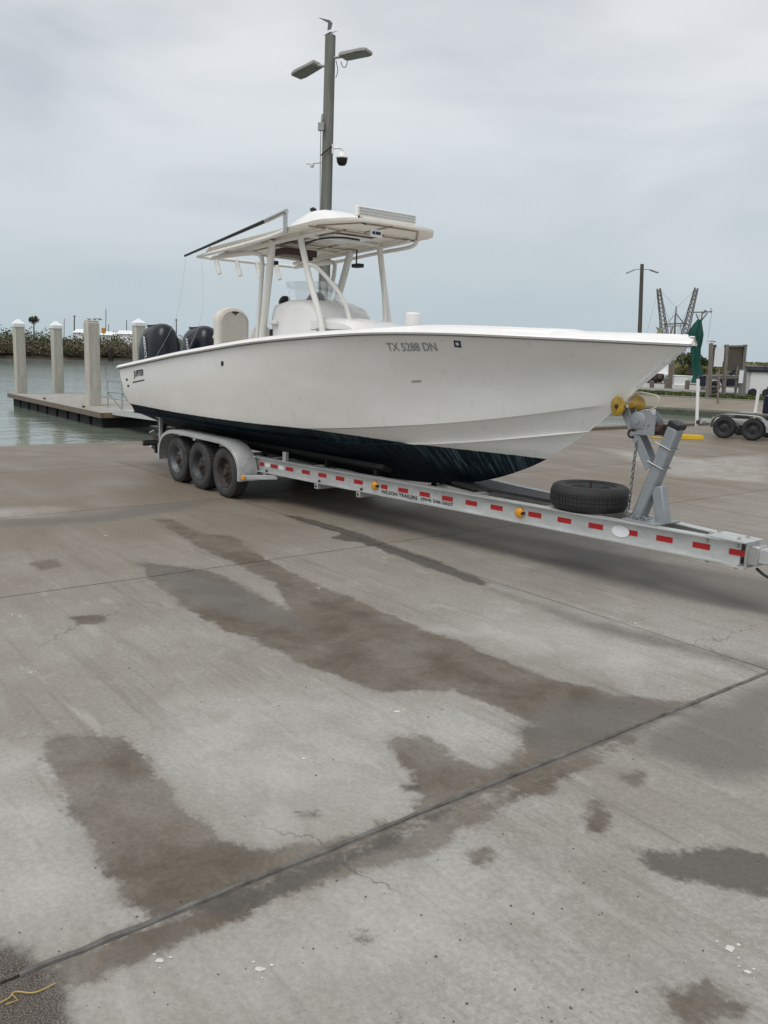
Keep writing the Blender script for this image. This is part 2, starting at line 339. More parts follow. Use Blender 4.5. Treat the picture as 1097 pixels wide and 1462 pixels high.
M_RIG = mat('rusty_rigging', (0.20, 0.18, 0.165), 0.7, 0.2, var=0.4, vscale=2)
M_NET = mat('green_net', (0.003, 0.080, 0.058), 0.85, var=0.5, vscale=2.2, col2=(0.002, 0.045, 0.035), bump=0.6, bscale=9, stretch=(2, 2, 0.6))
M_BIRDW = mat('gull_white', (0.70, 0.70, 0.68), 0.8); M_BIRDG = mat('gull_grey', (0.14, 0.14, 0.15), 0.8)
M_CANVAS = mat('hardtop_underside', (0.86, 0.815, 0.73), 0.5, var=0.05, vscale=2)
def clear_mat():
    g = NG('clear_acrylic'); g.set('Base Color', (0.93, 0.95, 0.96, 1)); g.set('Roughness', 0.04); g.set('Transmission Weight', 0.9); g.set('IOR', 1.12); g.set('Alpha', 0.30)
    return g.m
M_CLEAR = clear_mat()

# ================================================================== THE SETTING
def poly_sdf(P, poly):
    """signed distance, positive inside"""
    poly = np.array(poly, float); n = len(poly); d = np.full(len(P), 1e9); ins = np.zeros(len(P), bool)
    for i in range(n):
        a = poly[i]; b = poly[(i+1) % n]; e = b-a; w = P-a
        h = np.clip((w @ e)/max(e @ e, 1e-9), 0, 1); q = w-h[:, None]*e; d = np.minimum(d, (q*q).sum(1))
        c = ((a[1] <= P[:, 1]) & (b[1] > P[:, 1])) | ((b[1] <= P[:, 1]) & (a[1] > P[:, 1]))
        with np.errstate(divide='ignore', invalid='ignore'):
            xi = a[0]+(P[:, 1]-a[1])/(b[1]-a[1])*e[0]
        ins ^= c & (P[:, 0] < xi)
    d = np.sqrt(d); return np.where(ins, d, -d)
def st(px): return [T(onz(x, y, 0))[:2] for x, y in px]
STAIN = {
 'damp': [
  # the long trickle from under the trailer down to the joint, with the fainter branch beside it
  [(217, 740), (245, 742), (290, 762), (335, 766), (370, 793), (440, 830), (530, 865), (600, 897), (650, 915), (730, 947), (800, 973), (880, 992), (995, 1003), (960, 1024),
   (860, 1066), (760, 1108), (650, 1155), (560, 1192), (440, 1243), (340, 1280), (235, 1312), (200, 1300), (170, 1275), (130, 1200), (85, 1135), (60, 1075), (70, 1052), (130, 1048), (190, 1062),
   (230, 1115), (280, 1170), (320, 1195), (370, 1215), (430, 1206), (480, 1197), (540, 1183), (590, 1160), (600, 1130), (585, 1100), (555, 1070), (560, 1054), (610, 1050), (650, 1085),
   (700, 1098), (735, 1085), (750, 1060), (737, 1040), (788, 1038), (697, 1006), (647, 984), (547, 988), (450, 955), (400, 930), (350, 908), (310, 897), (265, 865), (225, 835), (197, 803),
   (230, 806), (300, 815), (345, 838), (412, 872), (392, 832), (345, 808), (290, 785), (248, 757)],
  # the band below the joint
  [(72, 1374), (200, 1326), (330, 1286), (470, 1234), (600, 1180), (760, 1112), (913, 1047), (880, 1078), (828, 1097), (792, 1127), (745, 1137), (712, 1152), (692, 1180), (660, 1178),
   (620, 1216), (547, 1236), (430, 1270), (330, 1312), (220, 1362), (180, 1382), (130, 1398), (82, 1402)],
  [(838, 1150), (856, 1146), (868, 1180), (846, 1186)], [(892, 1104), (915, 1102), (922, 1120), (900, 1122)], [(672, 1212), (700, 1210), (704, 1228), (678, 1230)],
  [(40, 803), (80, 798), (92, 806), (60, 815)], [(100, 880), (145, 878), (150, 888), (110, 893)], [(940, 1415), (1010, 1400), (1060, 1440), (1000, 1462), (955, 1455)],
 ],
 'wet': [
  [(908, 1213), (940, 1219), (985, 1210), (1050, 1209), (1080, 1216), (1110, 1228), (1110, 1292), (1050, 1270), (1000, 1256), (950, 1248), (925, 1236)],
  [(400, 733), (440, 740), (500, 757), (560, 778), (640, 806), (700, 832), (690, 838), (600, 806), (520, 776), (470, 768), (490, 762), (430, 745)],
  [(280, 1297), (330, 1276), (420, 1243), (560, 1188), (640, 1155), (560, 1205), (440, 1262), (340, 1300)],
  [(566, 1123), (590, 1120), (594, 1129), (570, 1132)], [(494, 1335), (512, 1333), (514, 1342), (497, 1344)], [(430, 1162), (447, 1160), (450, 1166), (434, 1169)],
 ],
 'grey': [
  [(590, 738), (700, 760), (800, 775), (900, 795), (1120, 832), (1120, 884), (973, 856), (847, 830), (747, 795), (640, 765)],
  [(905, 1050), (960, 1025), (1120, 965), (1120, 1104), (1048, 1112), (1000, 1102), (955, 1090), (915, 1070)],
  [(200, 803), (260, 812), (330, 832), (420, 880), (430, 900), (380, 890), (300, 870), (240, 835)],
  [(735, 1040), (800, 1000), (900, 1000), (960, 1015), (860, 1062), (780, 1085)],
  [(700, 840), (760, 862), (860, 890), (1000, 925), (1110, 950), (1110, 962), (990, 935), (850, 900)],
  [(0, 742), (120, 738), (200, 722), (300, 716), (260, 728), (150, 745), (0, 752)],
 ],
 'light': [
  [(-60, 1075), (55, 1075), (85, 1140), (125, 1205), (165, 1275), (185, 1305), (70, 1360), (20, 1340), (-60, 1330)],
  [(250, 1000), (420, 980), (560, 1010), (640, 1010), (700, 1060), (560, 1050), (590, 1150), (480, 1190), (380, 1205), (300, 1170), (230, 1080)],
  [(110, 1410), (300, 1350), (500, 1270), (640, 1230), (700, 1300), (560, 1400), (400, 1462), (110, 1462)],
  [(620, 900), (720, 925), (900, 960), (1000, 950), (860, 905), (740, 880)],
  [(-40, 728), (60, 724), (90, 728), (60, 737), (-40, 741)], [(860, 640), (1000, 655), (1097, 650), (1097, 690), (960, 680)],
 ],
 'dirt': [[(-80, 1338), (0, 1345), (28, 1352), (55, 1366), (78, 1380), (80, 1402), (92, 1440), (100, 1480), (60, 1560), (-120, 1560)]],
}
STAIN = {k: [st(p) for p in v] for k, v in STAIN.items()}
RAMP0, GRADE, WATER_Z = -10.5, 0.077, -0.70
def ground_z(s):
    d = np.maximum(0, RAMP0-s); return -GRADE*np.where(d < 1, d*d/2, d-0.5)
pave = thing('pavement', 'x', 'x', W(0, 0, 0), FRAME_ROT, org=(0, 0, 0)); del pave['label']; del pave['category']; kind(pave, 'structure')
def slab(s0, s1, t0, t1, res, ramp=False):
    g = 0.008; s0 += g; s1 -= g; t0 += g; t1 -= g
    ns = max(2, int((s1-s0)/res)+1); nt_ = max(2, int((t1-t0)/res)+1)
    S, Tt = np.meshgrid(np.linspace(s0, s1, ns), np.linspace(t0, t1, nt_), indexing='ij')
    P = np.stack([S.ravel(), Tt.ravel()], 1)
    z = ground_z(P[:, 0]) if ramp else np.zeros(len(P))
    e = np.minimum(np.minimum(P[:, 0]-s0, s1-P[:, 0]), np.minimum(P[:, 1]-t0, t1-P[:, 1])); z = z-0.006*(e < 1e-6)
    m = MB(); nv = len(P)
    I = np.arange(nv).reshape(ns, nt_)
    top = np.stack([I[:-1, :-1], I[1:, :-1], I[1:, 1:], I[:-1, 1:]], -1).reshape(-1, 4)
    m.v = [(a, -b, c) for (a, b), c in zip(P, z)]; m.f = [tuple(int(i) for i in f) for f in top]
    rim = list(I[:, 0])+list(I[-1, 1:])+list(I[-2::-1, -1])+list(I[0, -2:0:-1]); b0 = len(m.v); k = len(rim)
    m.v += [(m.v[i][0], m.v[i][1], m.v[i][2]-0.15) for i in rim]
    m.f += [(int(rim[j]), b0+j, b0+(j+1) % k, int(rim[(j+1) % k])) for j in range(k)]
    at = {}
    near = not ramp and s1 < 9.5 and s0 > -12.6
    for nm, ps in STAIN.items():
        v = np.full(nv, -1.0)
        if near:
            for p in ps:
                pa = np.array(p)
                if pa[:, 0].max() < s0-1 or pa[:, 0].min() > s1+1 or pa[:, 1].max() < t0-1 or pa[:, 1].min() > t1+1: continue
                v = np.maximum(v, poly_sdf(P, p))
        at[nm] = np.concatenate([np.clip(v, -1, 1), np.full(k, -1.0)])
    at['ramp'] = np.concatenate([np.clip(np.interp(P[:, 0], [-13, -8, -5.5, -3.2, -0.5], [1, 0.95, 0.72, 0.28, 0.0])+0.22*np.clip((1.3-P[:, 1])/1.5, 0, 1)*(P[:, 0] < 0.8), 0, 1), np.zeros(k)])
    return m.build('slab', M_CONC, pave, smooth=25, attrs=at)
SROW = [16.0, 9.0, 0.8, -3.6, -6.9, -10.5]; TCOL = [18.0, 12.4, 6.77, 1.11, -4.55, -10.2, -15.9, -21.6, -27.3, -33.0]
for i in range(len(SROW)-1):
    for j in range(len(TCOL)-1):
        s1, s0, t1, t0 = SROW[i], SROW[i+1], TCOL[j], TCOL[j+1]
        fine = s1 <= 9.1 and t0 >= 1 and t1 <= 6.8
        slab(s0, s1, t0, t1, 0.045 if fine and s0 > -4 else 0.08 if (fine or (s0 > -7 and -5 < t0 and t1 < 13)) else 0.30)
for s1, s0 in ((-10.5, -14.2), (-14.2, -17.9), (-17.9, -21.6), (-21.6, -26.0)):       # the ramp
    for t1, t0 in ((18.0, 12.4), (12.4, 6.77), (6.77, 1.11), (1.11, -3.0)): slab(s0, s1, t0, t1, 0.25, ramp=True)
for s1, s0 in ((-10.5, -14.2), (-14.2, -18.0)): slab(s0, s1, -10.2, -4.55, 0.4)
for t1, t0 in ((-10.2, -15.9), (-15.9, -21.6), (-21.6, -27.3), (-27.3, -33)): slab(-12.5, -10.5, t0, t1, 0.4)
slab(-18.0, -10.5, -4.55, -3.32, 0.4)
m = MB()       # bed of dirt showing in the joints
for s0, s1, t0, t1 in ((-10.5, 16, -33, 18), (-18, -10.52, -10.2, -3.3), (-12.5, -10.52, -33, -10.22)):
    m.box(((s0+s1)/2, -(t0+t1)/2, -0.06), (s1-s0, t1-t0, 0.085))
kind(m.build('joint_bed', M_DKJ, pave), 'stuff')
m = MB()
prev = None; pts = np.arange(-8.0, 6.05, 0.1)
rings = []
for t in pts:
    w = 0.016+0.003*math.sin(t*7)+RNG.normal()*0.0015; h = 0.004+RNG.normal()*0.0012; c = 0.8+RNG.normal()*0.002
    rings.append([(c-w, -t, -0.012), (c-w*0.6, -t, h), (c+w*0.6, -t, h), (c+w, -t, -0.012)])
m.loft(rings, False); m.build('joint_sealant', M_SEAL, pave, smooth=60)

m = MB(); m.box((0, 0, 0), (6000, 6000, 0.02))
o = m.build('water', M_WATER); o.location = (0, 1500, WATER_Z-0.01); kind(o, 'structure')
# the land behind and beside the camera that carries the slabs
gr = MB()
for s0, s1, t0, t1 in ((16, 90, -90, 60), (-12.5, 16, -90, -33.02), (-17, 16, 18.02, 60)):
    gr.box(((s0+s1)/2, -(t0+t1)/2, -0.42), (s1-s0, t1-t0, 0.8))
o = gr.build('ground', M_GRAV); o.location = Vector([float(c) for c in W(0, 0, 0)]); o.rotation_euler = (0, 0, FRAME_ROT); kind(o, 'structure')
# seawall on the near side of the canal and beside the ramp
sw = thing('seawall', 'concrete seawall with timber cap along the canal beyond the parked trailer', 'seawall', W(0, 0, 0), FRAME_ROT)
m = MB(); m.box((-12.62, 21.6, -0.62), (0.24, 22.8, 1.2)); m.box((-15.3, 10.32, -0.62), (5.6, 0.24, 1.2)); m.box((-18.12, 6.6, -0.62), (0.24, 7.2, 1.2)); m.box((-14.4, 3.16, -0.62), (7.7, 0.3, 1.34))
m.build('wall', M_BULK, sw)
m = MB(); m.box((-12.62, 21.6, 0.03), (0.36, 22.8, 0.10)); m.build('cap', M_WOOD, sw)
m = MB(); m.box((-14.4, 3.16, 0.10), (7.8, 0.34, 0.10)); m.build('kerb', M_TANC, sw)

# ---- the bank across the canal
B0 = onz(960, 592, WATER_Z); BD = np.array([0.83, -0.55, 0]); BD /= np.linalg.norm(BD); BN = np.array([-BD[1], BD[0], 0])
def BK(w, q, z=0.0): return B0*np.array([1, 1, 0])+BD*w+BN*q+np.array([0, 0, z])
def strip(name, prof, w0, w1, mt, nseg=40, wob=0.0):
    m = MB(); rings = []
    for i in range(nseg+1):
        w = w0+(w1-w0)*i/nseg
        rings.append([BK(w, q+wob*math.sin(w*0.9+k), z+wob*0.2*math.sin(w*1.7+k*2)) for k, (q, z) in enumerate(prof)])
    m.loft(rings, False); return m.build(name, mt, None, smooth=25)
kind(strip('canal_wall', [(0.0, -1.4), (0.0, -0.42), (0.22, -0.36), (0.5, -0.36)], -13, 60, M_BULK), 'structure')
kind(strip('concrete_slope', [(0.45, -0.44), (0.46, -0.33), (2.6, 0.16), (2.62, 0.05)], -13, 60, M_TANC), 'structure')
kind(strip('coping', [(2.6, 0.0), (2.6, 0.22), (2.95, 0.23), (2.96, 0.1)], -13, 60, M_GRAV), 'structure')
kind(strip('lawn', [(2.94, 0.0), (2.95, 0.19), (4.2, 0.27), (6.0, 0.28), (6.02, 0.1)], -13, 60, M_GRASS), 'structure')
kind(strip('shell_road', [(5.9, 0.0), (5.95, 0.285), (9.0, 0.30), (14.0, 0.30), (14.0, -1.6)], -13, 60, M_GRAV), 'structure')
# far marsh on the right, past the harbour basin
m = MB(); rings = []
for i in range(60):
    X = 35+i*4.0; r_ = []
    for Y, z in ((118, -1.0), (119, -0.3), (122, 0.5), (128, 1.1), (140, 1.5), (170, 1.7), (260, 1.9), (420, 1.2)):
        r_.append((X*Y/118, Y+5*math.sin(i*0.5), z*(1+0.14*math.sin(i*0.7+Y)) if z > 0 else z))
    rings.append(r_)
m.loft(rings, False); kind(m.build('marsh', M_MARSH, None, smooth=60), 'structure')
# far shore on the left
m = MB(); rings = []
def shoreY(x): return 134.5+(x+56)*1.35 if x < -20 else 183+(x+20)*0.25
for i in range(60):
    X = -150+i*5.0; Y = shoreY(X) if X > -90 else shoreY(-90)+(X+90)*0.1
    rings.append([(X, Y, -1.2), (X, Y+0.5, -0.45), (X-2, Y+4, 0.1), (X-5, Y+16, 0.5), (X*1.6, Y*1.6, 0.8), (X*3, Y*3, 0.9)])
m.loft(rings, False); kind(m.build('far_shore', M_SOIL, None, smooth=60), 'structure')

# ---- foliage
def leaf_mat(name, dark, light, dead):
    g = NG(name); t = g.attr('tone'); b = g.attr('dead')
    col = g.mix(t, dark, light); g.set('Base Color', g.mix(b, col, dead)); g.set('Roughness', 0.8); g.set('Specular IOR Level', 0.2); return g.m
M_LEAF = leaf_mat('shrub_leaves', (0.045, 0.060, 0.026), (0.135, 0.155, 0.068), (0.165, 0.125, 0.095))
M_BLADE = leaf_mat('marsh_grass', (0.085, 0.095, 0.030), (0.20, 0.205, 0.085), (0.22, 0.18, 0.10))
M_TURF = leaf_mat('turf', (0.030, 0.055, 0.014), (0.095, 0.150, 0.042), (0.13, 0.12, 0.05))
def quads(C, size, up=0.0, aspect=1.0):
    """random small quads at centres C (n,3)"""
    n = len(C); d = RNG.normal(size=(n, 3)); d[:, 2] = d[:, 2]*(1-up)+up*2; d /= np.linalg.norm(d, axis=1)[:, None]
    e = RNG.normal(size=(n, 3)); a = np.cross(d, e); a /= np.linalg.norm(a, axis=1)[:, None]
    sz = (np.array(size)*(0.6+0.8*RNG.random(n)))[:, None]
    a = a*sz*0.5; d = d*sz*0.5*aspect
    V = np.stack([C-a*0.7-d, C+a*0.7-d*0.8, C+a*0.5+d, C-a*0.45+d*1.1], 1).reshape(-1, 3)
    Fc = np.arange(4*n).reshape(n, 4); return V, Fc
def leaf_obj(name, C, size, tone, dead, mt, parent=None, up=0.0, aspect=1.0):
    V, Fc = quads(C, size, up, aspect)
    p = parent
    if p is not None and p.name in ORG: V = V-ORG[p.name]
    me = bpy.data.meshes.new(name); me.from_pydata(V.tolist(), [], Fc.tolist()); me.update()
    for an, av in (('tone', tone), ('dead', dead)):
        a = me.attributes.new(an, 'FLOAT', 'POINT'); a.data.foreach_set('value', np.repeat(np.clip(av, 0, 1), 4).astype(np.float32))
    me.materials.append(mt); o = bpy.data.objects.new(name, me); COL.objects.link(o)
    if parent is not None: o.parent = parent
    return o
def clump_points(c, r, n, flat=1.0):
    v = RNG.normal(size=(n, 3)); v /= np.linalg.norm(v, axis=1)[:, None]; rr = RNG.random(n)**0.45
    p = v*rr[:, None]*np.array(r); p[:, 2] = np.where(p[:, 2] < -0.5*r[2], -0.5*r[2], p[:, 2]); return np.array(c)+p
Cs, tn, dd, sz = [], [], [], []
for i in range(1150):
    X = RNG.uniform(-120, 42); dep = RNG.random()**1.4*13; Y = shoreY(max(X, -90))+0.8+dep
    big = RNG.random(); h = 1.5+dep*0.21+big*0.8
    if X > -20: h *= 0.72
    r = (1.4+big*1.1, 0.9+big, h*0.55); base = h*0.5+0.1
    n = 230; p = clump_points((X, Y, base-0.35), r, n)
    brown = 0.78 if (dep < 4.5 and RNG.random() < 0.78) else (0.55 if RNG.random() < 0.35 else 0.05)
    if dep > 7 and RNG.random() < 0.8: brown = 0.0
    Cs.append(p); zr = (p[:, 2]-p[:, 2].min())/(np.ptp(p[:, 2])+.01)
    tn.append(RNG.random(n)*0.35+0.15+big*0.35); dd.append(np.clip(brown+RNG.normal(size=n)*0.16, 0, 1)); sz.append(np.full(n, 0.25))
kind(leaf_obj('shore_scrub', np.concatenate(Cs), np.concatenate(sz), np.concatenate(tn), np.concatenate(dd), M_LEAF), 'stuff')
# marsh grass on the right, turf on the lawn
n = 16000; Y = 119+RNG.random(n)**1.6*110; X = (0.28+RNG.random(n)*0.42)*Y
z = np.interp(Y, [118, 122, 128, 140, 170, 260], [-0.3, 0.5, 1.1, 1.5, 1.7, 1.9]); C = np.stack([X, Y, z+0.25], 1)
kind(leaf_obj('marsh_grass', C, 0.9, RNG.random(n), RNG.random(n)*0.6, M_BLADE, up=0.8, aspect=1.6), 'stuff')
n = 26000; w = RNG.uniform(-8, 26, n); q = 2.98+RNG.random(n)*3.0; C = np.array([BK(a, b, 0.30+0.02*math.sin(a*5)) for a, b in zip(w, q)])
kind(leaf_obj('turf', C, 0.10, RNG.random(n), RNG.random(n)**2*0.9, M_TURF, up=0.85, aspect=1.4), 'stuff')

# ================================================================== THE BOAT
BOAT_S0 = -5.6
boat = thing('center_console_boat', 'white centre console fishing boat with navy bottom paint sitting on the silver trailer', 'boat', W(BOAT_S0, 0, 0), FRAME_ROT, org=(BOAT_S0, 0, 0))
def bt(s, t, z): return (s, -t, z)          # trailer frame (s forward, t starboard) to local
def bS(s):
    e = np.maximum(0, -0.76-s); return np.where(e < 5, 1.45*(1-np.maximum(0, 1-e/5.0)**2.1), 1.45-0.12*(np.maximum(0, e-5)/4.7)**1.5)
def bU(s):
    e = np.maximum(0, -1.42-s); return 1.27*(1-np.maximum(0, 1-e/6.0)**2.0)-np.where(e > 6, 0.04*(e-6)/3, 0)
def bC(s):
    e = np.maximum(0, -1.77-s); return 1.17*(1-np.maximum(0, 1-e/6.0)**1.8)
def curve(tab):
    xs = np.array([a for a, b in tab]); ys = np.array([b for a, b in tab])
    g = np.linspace(xs[0], xs[-1], 200); v = np.interp(g, xs, ys); k = np.ones(15)/15
    v = np.convolve(np.pad(v, 7, mode='reflect', reflect_type='odd'), k, 'valid')
    return lambda s: np.interp(s, g, v)
zS = curve([(-10.45, 1.643), (-9.46, 1.747), (-8.08, 1.896), (-6.92, 2.004), (-5.96, 2.092), (-5.16, 2.148), (-4.52, 2.188), (-3.99, 2.22), (-3.52, 2.24), (-2.73, 2.243), (-2.06, 2.226), (-1.47, 2.214), (-0.76, 2.195)])
zU = curve([(-10.3, 1.062), (-8.44, 1.05), (-6.35, 1.075), (-5.2, 1.105), (-4.26, 1.196), (-3.45, 1.294), (-2.91, 1.37), (-2.44, 1.452), (-2.02, 1.536), (-1.71, 1.60), (-1.42, 1.655)])
zC = curve([(-10.3, 0.93), (-6.57, 0.955), (-5.4, 0.962), (-4.54, 0.985), (-3.66, 1.056), (-3.05, 1.135), (-2.4, 1.245), (-2.05, 1.306), (-1.77, 1.36)])
zK = curve([(-10.3, 0.455), (-7, 0.46), (-5, 0.475), (-4, 0.53), (-3.5, 0.60), (-3.06, 0.70), (-2.65, 0.845), (-2.22, 1.04), (-1.77, 1.36)])
def section(u):
    g = u
    sS = -10.42+(10.42-0.76)*g; sU = -10.27+(10.27-1.42)*g; sC = -10.22+(10.22-1.77)*g; sK = -10.18+(10.18-1.77)*g
    Sp = np.array([sS, bS(sS), zS(sS)]); Up = np.array([sU, bU(sU), zU(sU)]); Cp = np.array([sC, bC(sC), zC(sC)]); Kp = np.array([sK, 0.0, zK(sK)])
    lip = 0.035*min(1, Up[1]/0.25); clip_ = 0.045*min(1, Cp[1]/0.3)
    pts = []
    for i in range(8):
        v = i/7; p = Kp+(Cp-np.array([0, clip_, 0])-Kp)*v; p[1] += 0.02*math.sin(math.pi*v)*(1-g)*0; pts.append(p)
    lc = 0.028*min(1, Cp[1]/0.12); pts.append(Cp+np.array([0, lc, -0.004]))
    Cp = Cp+np.array([0, -0.004, 0.016*min(1, Cp[1]/0.12)]); pts.append(Cp.copy())
    Ui = Up-np.array([0, lip, 0.012])
    for i in range(1, 5): pts.append(Cp+(Ui-Cp)*i/4)
    pts.append(Up.copy())
    fl = 0.105*math.exp(-((g-0.84)/0.17)**2)
    for i in range(1, 15):
        v = i/14; p = Up+(Sp-Up)*v; b = math.sin(math.pi*v)
        p[1] += -fl*b*(0.75+0.5*v)+0.022*b*(1-g)**0.7; p[1] = max(p[1], 0.0); pts.append(p)
    return pts
US = 1-(1-np.linspace(0, 1, 120))**1.35
SEC = [section(u) for u in US]
m = MB(); nS = len(SEC[0]); paint, scuff = [], []
rings = []
zp = lambda s: np.interp(s, [-10.4, -8.4, -6.3, -5.2, -4.4, -3.66, -2.25], [1.074, 1.064, 1.09, 1.112, 1.085, 1.052, 1.03])
for sec in SEC:
    ring = [bt(p[0], p[1], p[2]) for p in sec[::-1]]+[bt(p[0], -p[1], p[2]) for p in sec[1:]]
    rings.append(ring)
m.loft(rings, False)
m.f.append(tuple(range(2*nS-1)))
V = np.array(m.v); pa = zp(V[:, 0])-V[:, 2]
sc_ = np.exp(-((V[:, 0]+3.15)/0.75)**2)*np.clip((V[:, 2]-0.72)/0.14, 0, 1)*0.85+0.5*np.exp(-((V[:, 0]+4.7)/0.35)**2)*np.clip((V[:, 2]-0.93)/0.08, 0, 1)
hull = m.build('hull', M_HULL, boat, smooth=22, attrs={'paint': pa, 'scuff': sc_})
# where a point of the starboard topside lies
TOPS = np.array([[p for p in sec[14:]] for sec in SEC])       # (u, v, 3)
def topside(s, z):
    """half-breadth of the topside at s, z"""
    out = []
    for a, b in zip(np.atleast_1d(s), np.atleast_1d(z)):
        best = None
        tz = []
        for j in range(TOPS.shape[1]):
            tz.append((np.interp(a, TOPS[:, j, 0], TOPS[:, j, 2]), np.interp(a, TOPS[:, j, 0], TOPS[:, j, 1])))
        tz = np.array(tz); out.append(np.interp(b, tz[:, 0], tz[:, 1]))
    return np.array(out)
def on_hull(x, y):
    lo, hi = 0.0, 1.6
    for _ in range(40):
        mid = (lo+hi)/2; q = ont(x, y, mid)
        if topside(q[0], q[2])[0] > mid: lo = mid
        else: hi = mid
    return ont(x, y, mid)
def hull_text(name, body, p0, p1, y0, h, mt, shear=0.0, offset=0.0, parent=hull, lift=0.006):
    vs, fs = text_flat(body, 1.0, shear, offset); w = vs.max(0)
    a = on_hull(*p0); b = on_hull(*p1); L = b[0]-a[0]
    x = vs[:, 0]/w[0]; yv = vs[:, 1]/w[1]
    s = a[0]+x*L; z = a[2]+(b[2]-a[2])*x+yv*h
    t = topside(s, z)+lift
    m = MB(); m.add([bt(*q) for q in zip(s, t, z)], fs); return m.build(name, mt, parent, smooth=0)
hull_text('registration_lettering', 'TX 5288 DN', (556.5, 501.5), (628, 501.5), 0, 0.082, M_GINK, shear=0.2, offset=0.012)
hull_text('builder_lettering', 'JUPITER', (192, 541), (206, 538.5), 0, 0.125, M_INK, shear=0.25, offset=0.03)
a = on_hull(190, 544); b = on_hull(206.5, 542)
def hull_patch(name, corners, mt, lift=0.004, n=4, parent=hull):
    q = [on_hull(*c) for c in corners]; m = MB(); vs = []
    for i in range(n+1):
        for j in range(n+1):
            u, v = i/n, j/n
            p = (q[0]*(1-u)+q[1]*u)*(1-v)+(q[3]*(1-u)+q[2]*u)*v
            vs.append(bt(p[0], topside(p[0], p[2])[0]+lift, p[2]))
    m.add(vs, [(i*(n+1)+j, (i+1)*(n+1)+j, (i+1)*(n+1)+j+1, i*(n+1)+j+1) for i in range(n) for j in range(n)]); return m.build(name, mt, parent)
hull_patch('logo_underline', [(190, 545), (206.5, 541.5), (206.5, 543.2), (190, 546.8)], M_INK)
st_ = hull_patch('registration_sticker', [(648, 486), (658, 487), (659.5, 496.5), (649.5, 495.5)], mat('navy_sticker', (0.012, 0.03, 0.07), 0.4))
hull_patch('sticker_numeral', [(651, 489), (655.5, 489.5), (656.5, 493.5), (652, 493)], M_WTAPE, 0.006, parent=st_)
for (x, y) in ((181.5, 542), (183.5, 551)): hull_patch('drain_fitting', [(x-1.2, y-1.6), (x+1.2, y-1.5), (x+1.2, y+1.5), (x-1.2, y+1.6)], M_BLK)
hull_patch('hull_vent', [(316, 516), (319.5, 515.5), (319.5, 522), (316, 522.5)], M_BLK)
hull_patch('scrape_mark', [(588, 543.5), (602, 543), (602, 545.5), (588, 546)], mat('scuffed_gelcoat', (0.40, 0.385, 0.35), 0.6, var=0.3, vscale=30))
# gunwale: rub rail, moulded cap, inner liner
SS = -10.44+(10.44-0.735)*US
def capb(s): return np.maximum(bS(np.minimum(s, -0.762)), 0.0)
bump_ = lambda s: 0.030*np.clip((s+3.9)/0.9, 0, 1)**2*np.clip((-1.62-s)/0.16, 0, 1)
m = MB(); rl = MB(); ln = MB(); rings, rr, lr = [], [], []
for i, s in enumerate(SS):
    b = float(capb(s)); z = float(zS(min(s, -0.76))); h = 0.055+float(bump_(s))+0.012*math.exp(-((s+0.9)/0.3)**2); iw = min(0.27, b)
    half = [(b+0.028, z-0.012), (b+0.045, z+0.006), (b+0.030, z+0.030), (b+0.020, z+0.034), (b+0.004, z+h-0.008), (b-0.022, z+h), (b-iw+0.02 if b > 0.05 else 0, z+h+0.008), (b-iw, z+h-0.012)]
    rings.append([bt(s, t, zz) for t, zz in half]); lr.append([bt(s, -t, zz) for t, zz in half])
    rr.append([bt(s, b+0.0, z-0.022), bt(s, b+0.020, z-0.018), bt(s, b+0.024, z-0.010), bt(s, b, z-0.006)])
m.loft(rings, False); m.loft(lr, False); 
m.f.append(tuple(range(8))); 
cap = m.build('gunwale', M_GEL, boat, smooth=50)
m = MB(); m.loft(rr, False); m.loft([[(x, -y, z) for x, y, z in q] for q in rr], False); m.build('rub_rail', mat('rub_rail_insert', (0.14, 0.14, 0.14), 0.5), cap)
# nose piece closing cap at the stem
m = MB(); zb = float(zS(-0.76)); m.lathe([(0.01, -0.016), (0.03, -0.008), (0.032, 0.010), (0.02, 0.035), (0.0, 0.050)], bt(-0.762, 0, zb), n=14, caps=True); m.build('bow_cap', M_GEL, cap, smooth=60)
# decks: foredeck crown, cockpit sole and liner
m = MB(); rings = []
for s in np.linspace(-2.2, -0.80, 16):
    b = max(float(capb(s))-0.02, 0.0); z = float(zS(s))+0.05
    rings.append([bt(s, b*k, z+0.035*(1-k*k)) for k in np.linspace(-1, 1, 9)])
m.loft(rings, False); m.build('foredeck', M_GEL, boat, smooth=50)
m = MB(); rings = []
for s in np.linspace(-10.3, -2.15, 40):
    b = float(capb(s))-0.26; z = float(zS(s)); zf = float(np.interp(s, [-10.3, -5, -3.4, -2.15], [1.30, 1.35, 1.62, 1.98])); k = max(0.03, min(b-0.05, float(topside(s, zf)[0])-0.06))
    b2 = max(0.04, min(b-0.02, float(topside(s, z-0.2)[0])-0.05))
    rings.append([bt(s, b, z+0.05), bt(s, b2, z-0.2), bt(s, k, zf), bt(s, -k, zf), bt(s, -b2, z-0.2), bt(s, -b, z+0.05)])
m.loft(rings, False); m.build('cockpit_liner', M_GEL, boat, smooth=30)
m = MB(); zt = float(zS(-10.4)); m.box(bt(-10.3, 0, zt-0.10), (0.26, 2.5, 0.24)); m.build('transom_bulkhead', M_GEL, boat, bevel=0.04)
m = MB(); m.box(bt(-10.62, 0, 1.05), (0.5, 1.75, 0.34)); m.build('engine_bracket', M_GEL, boat, bevel=0.05)

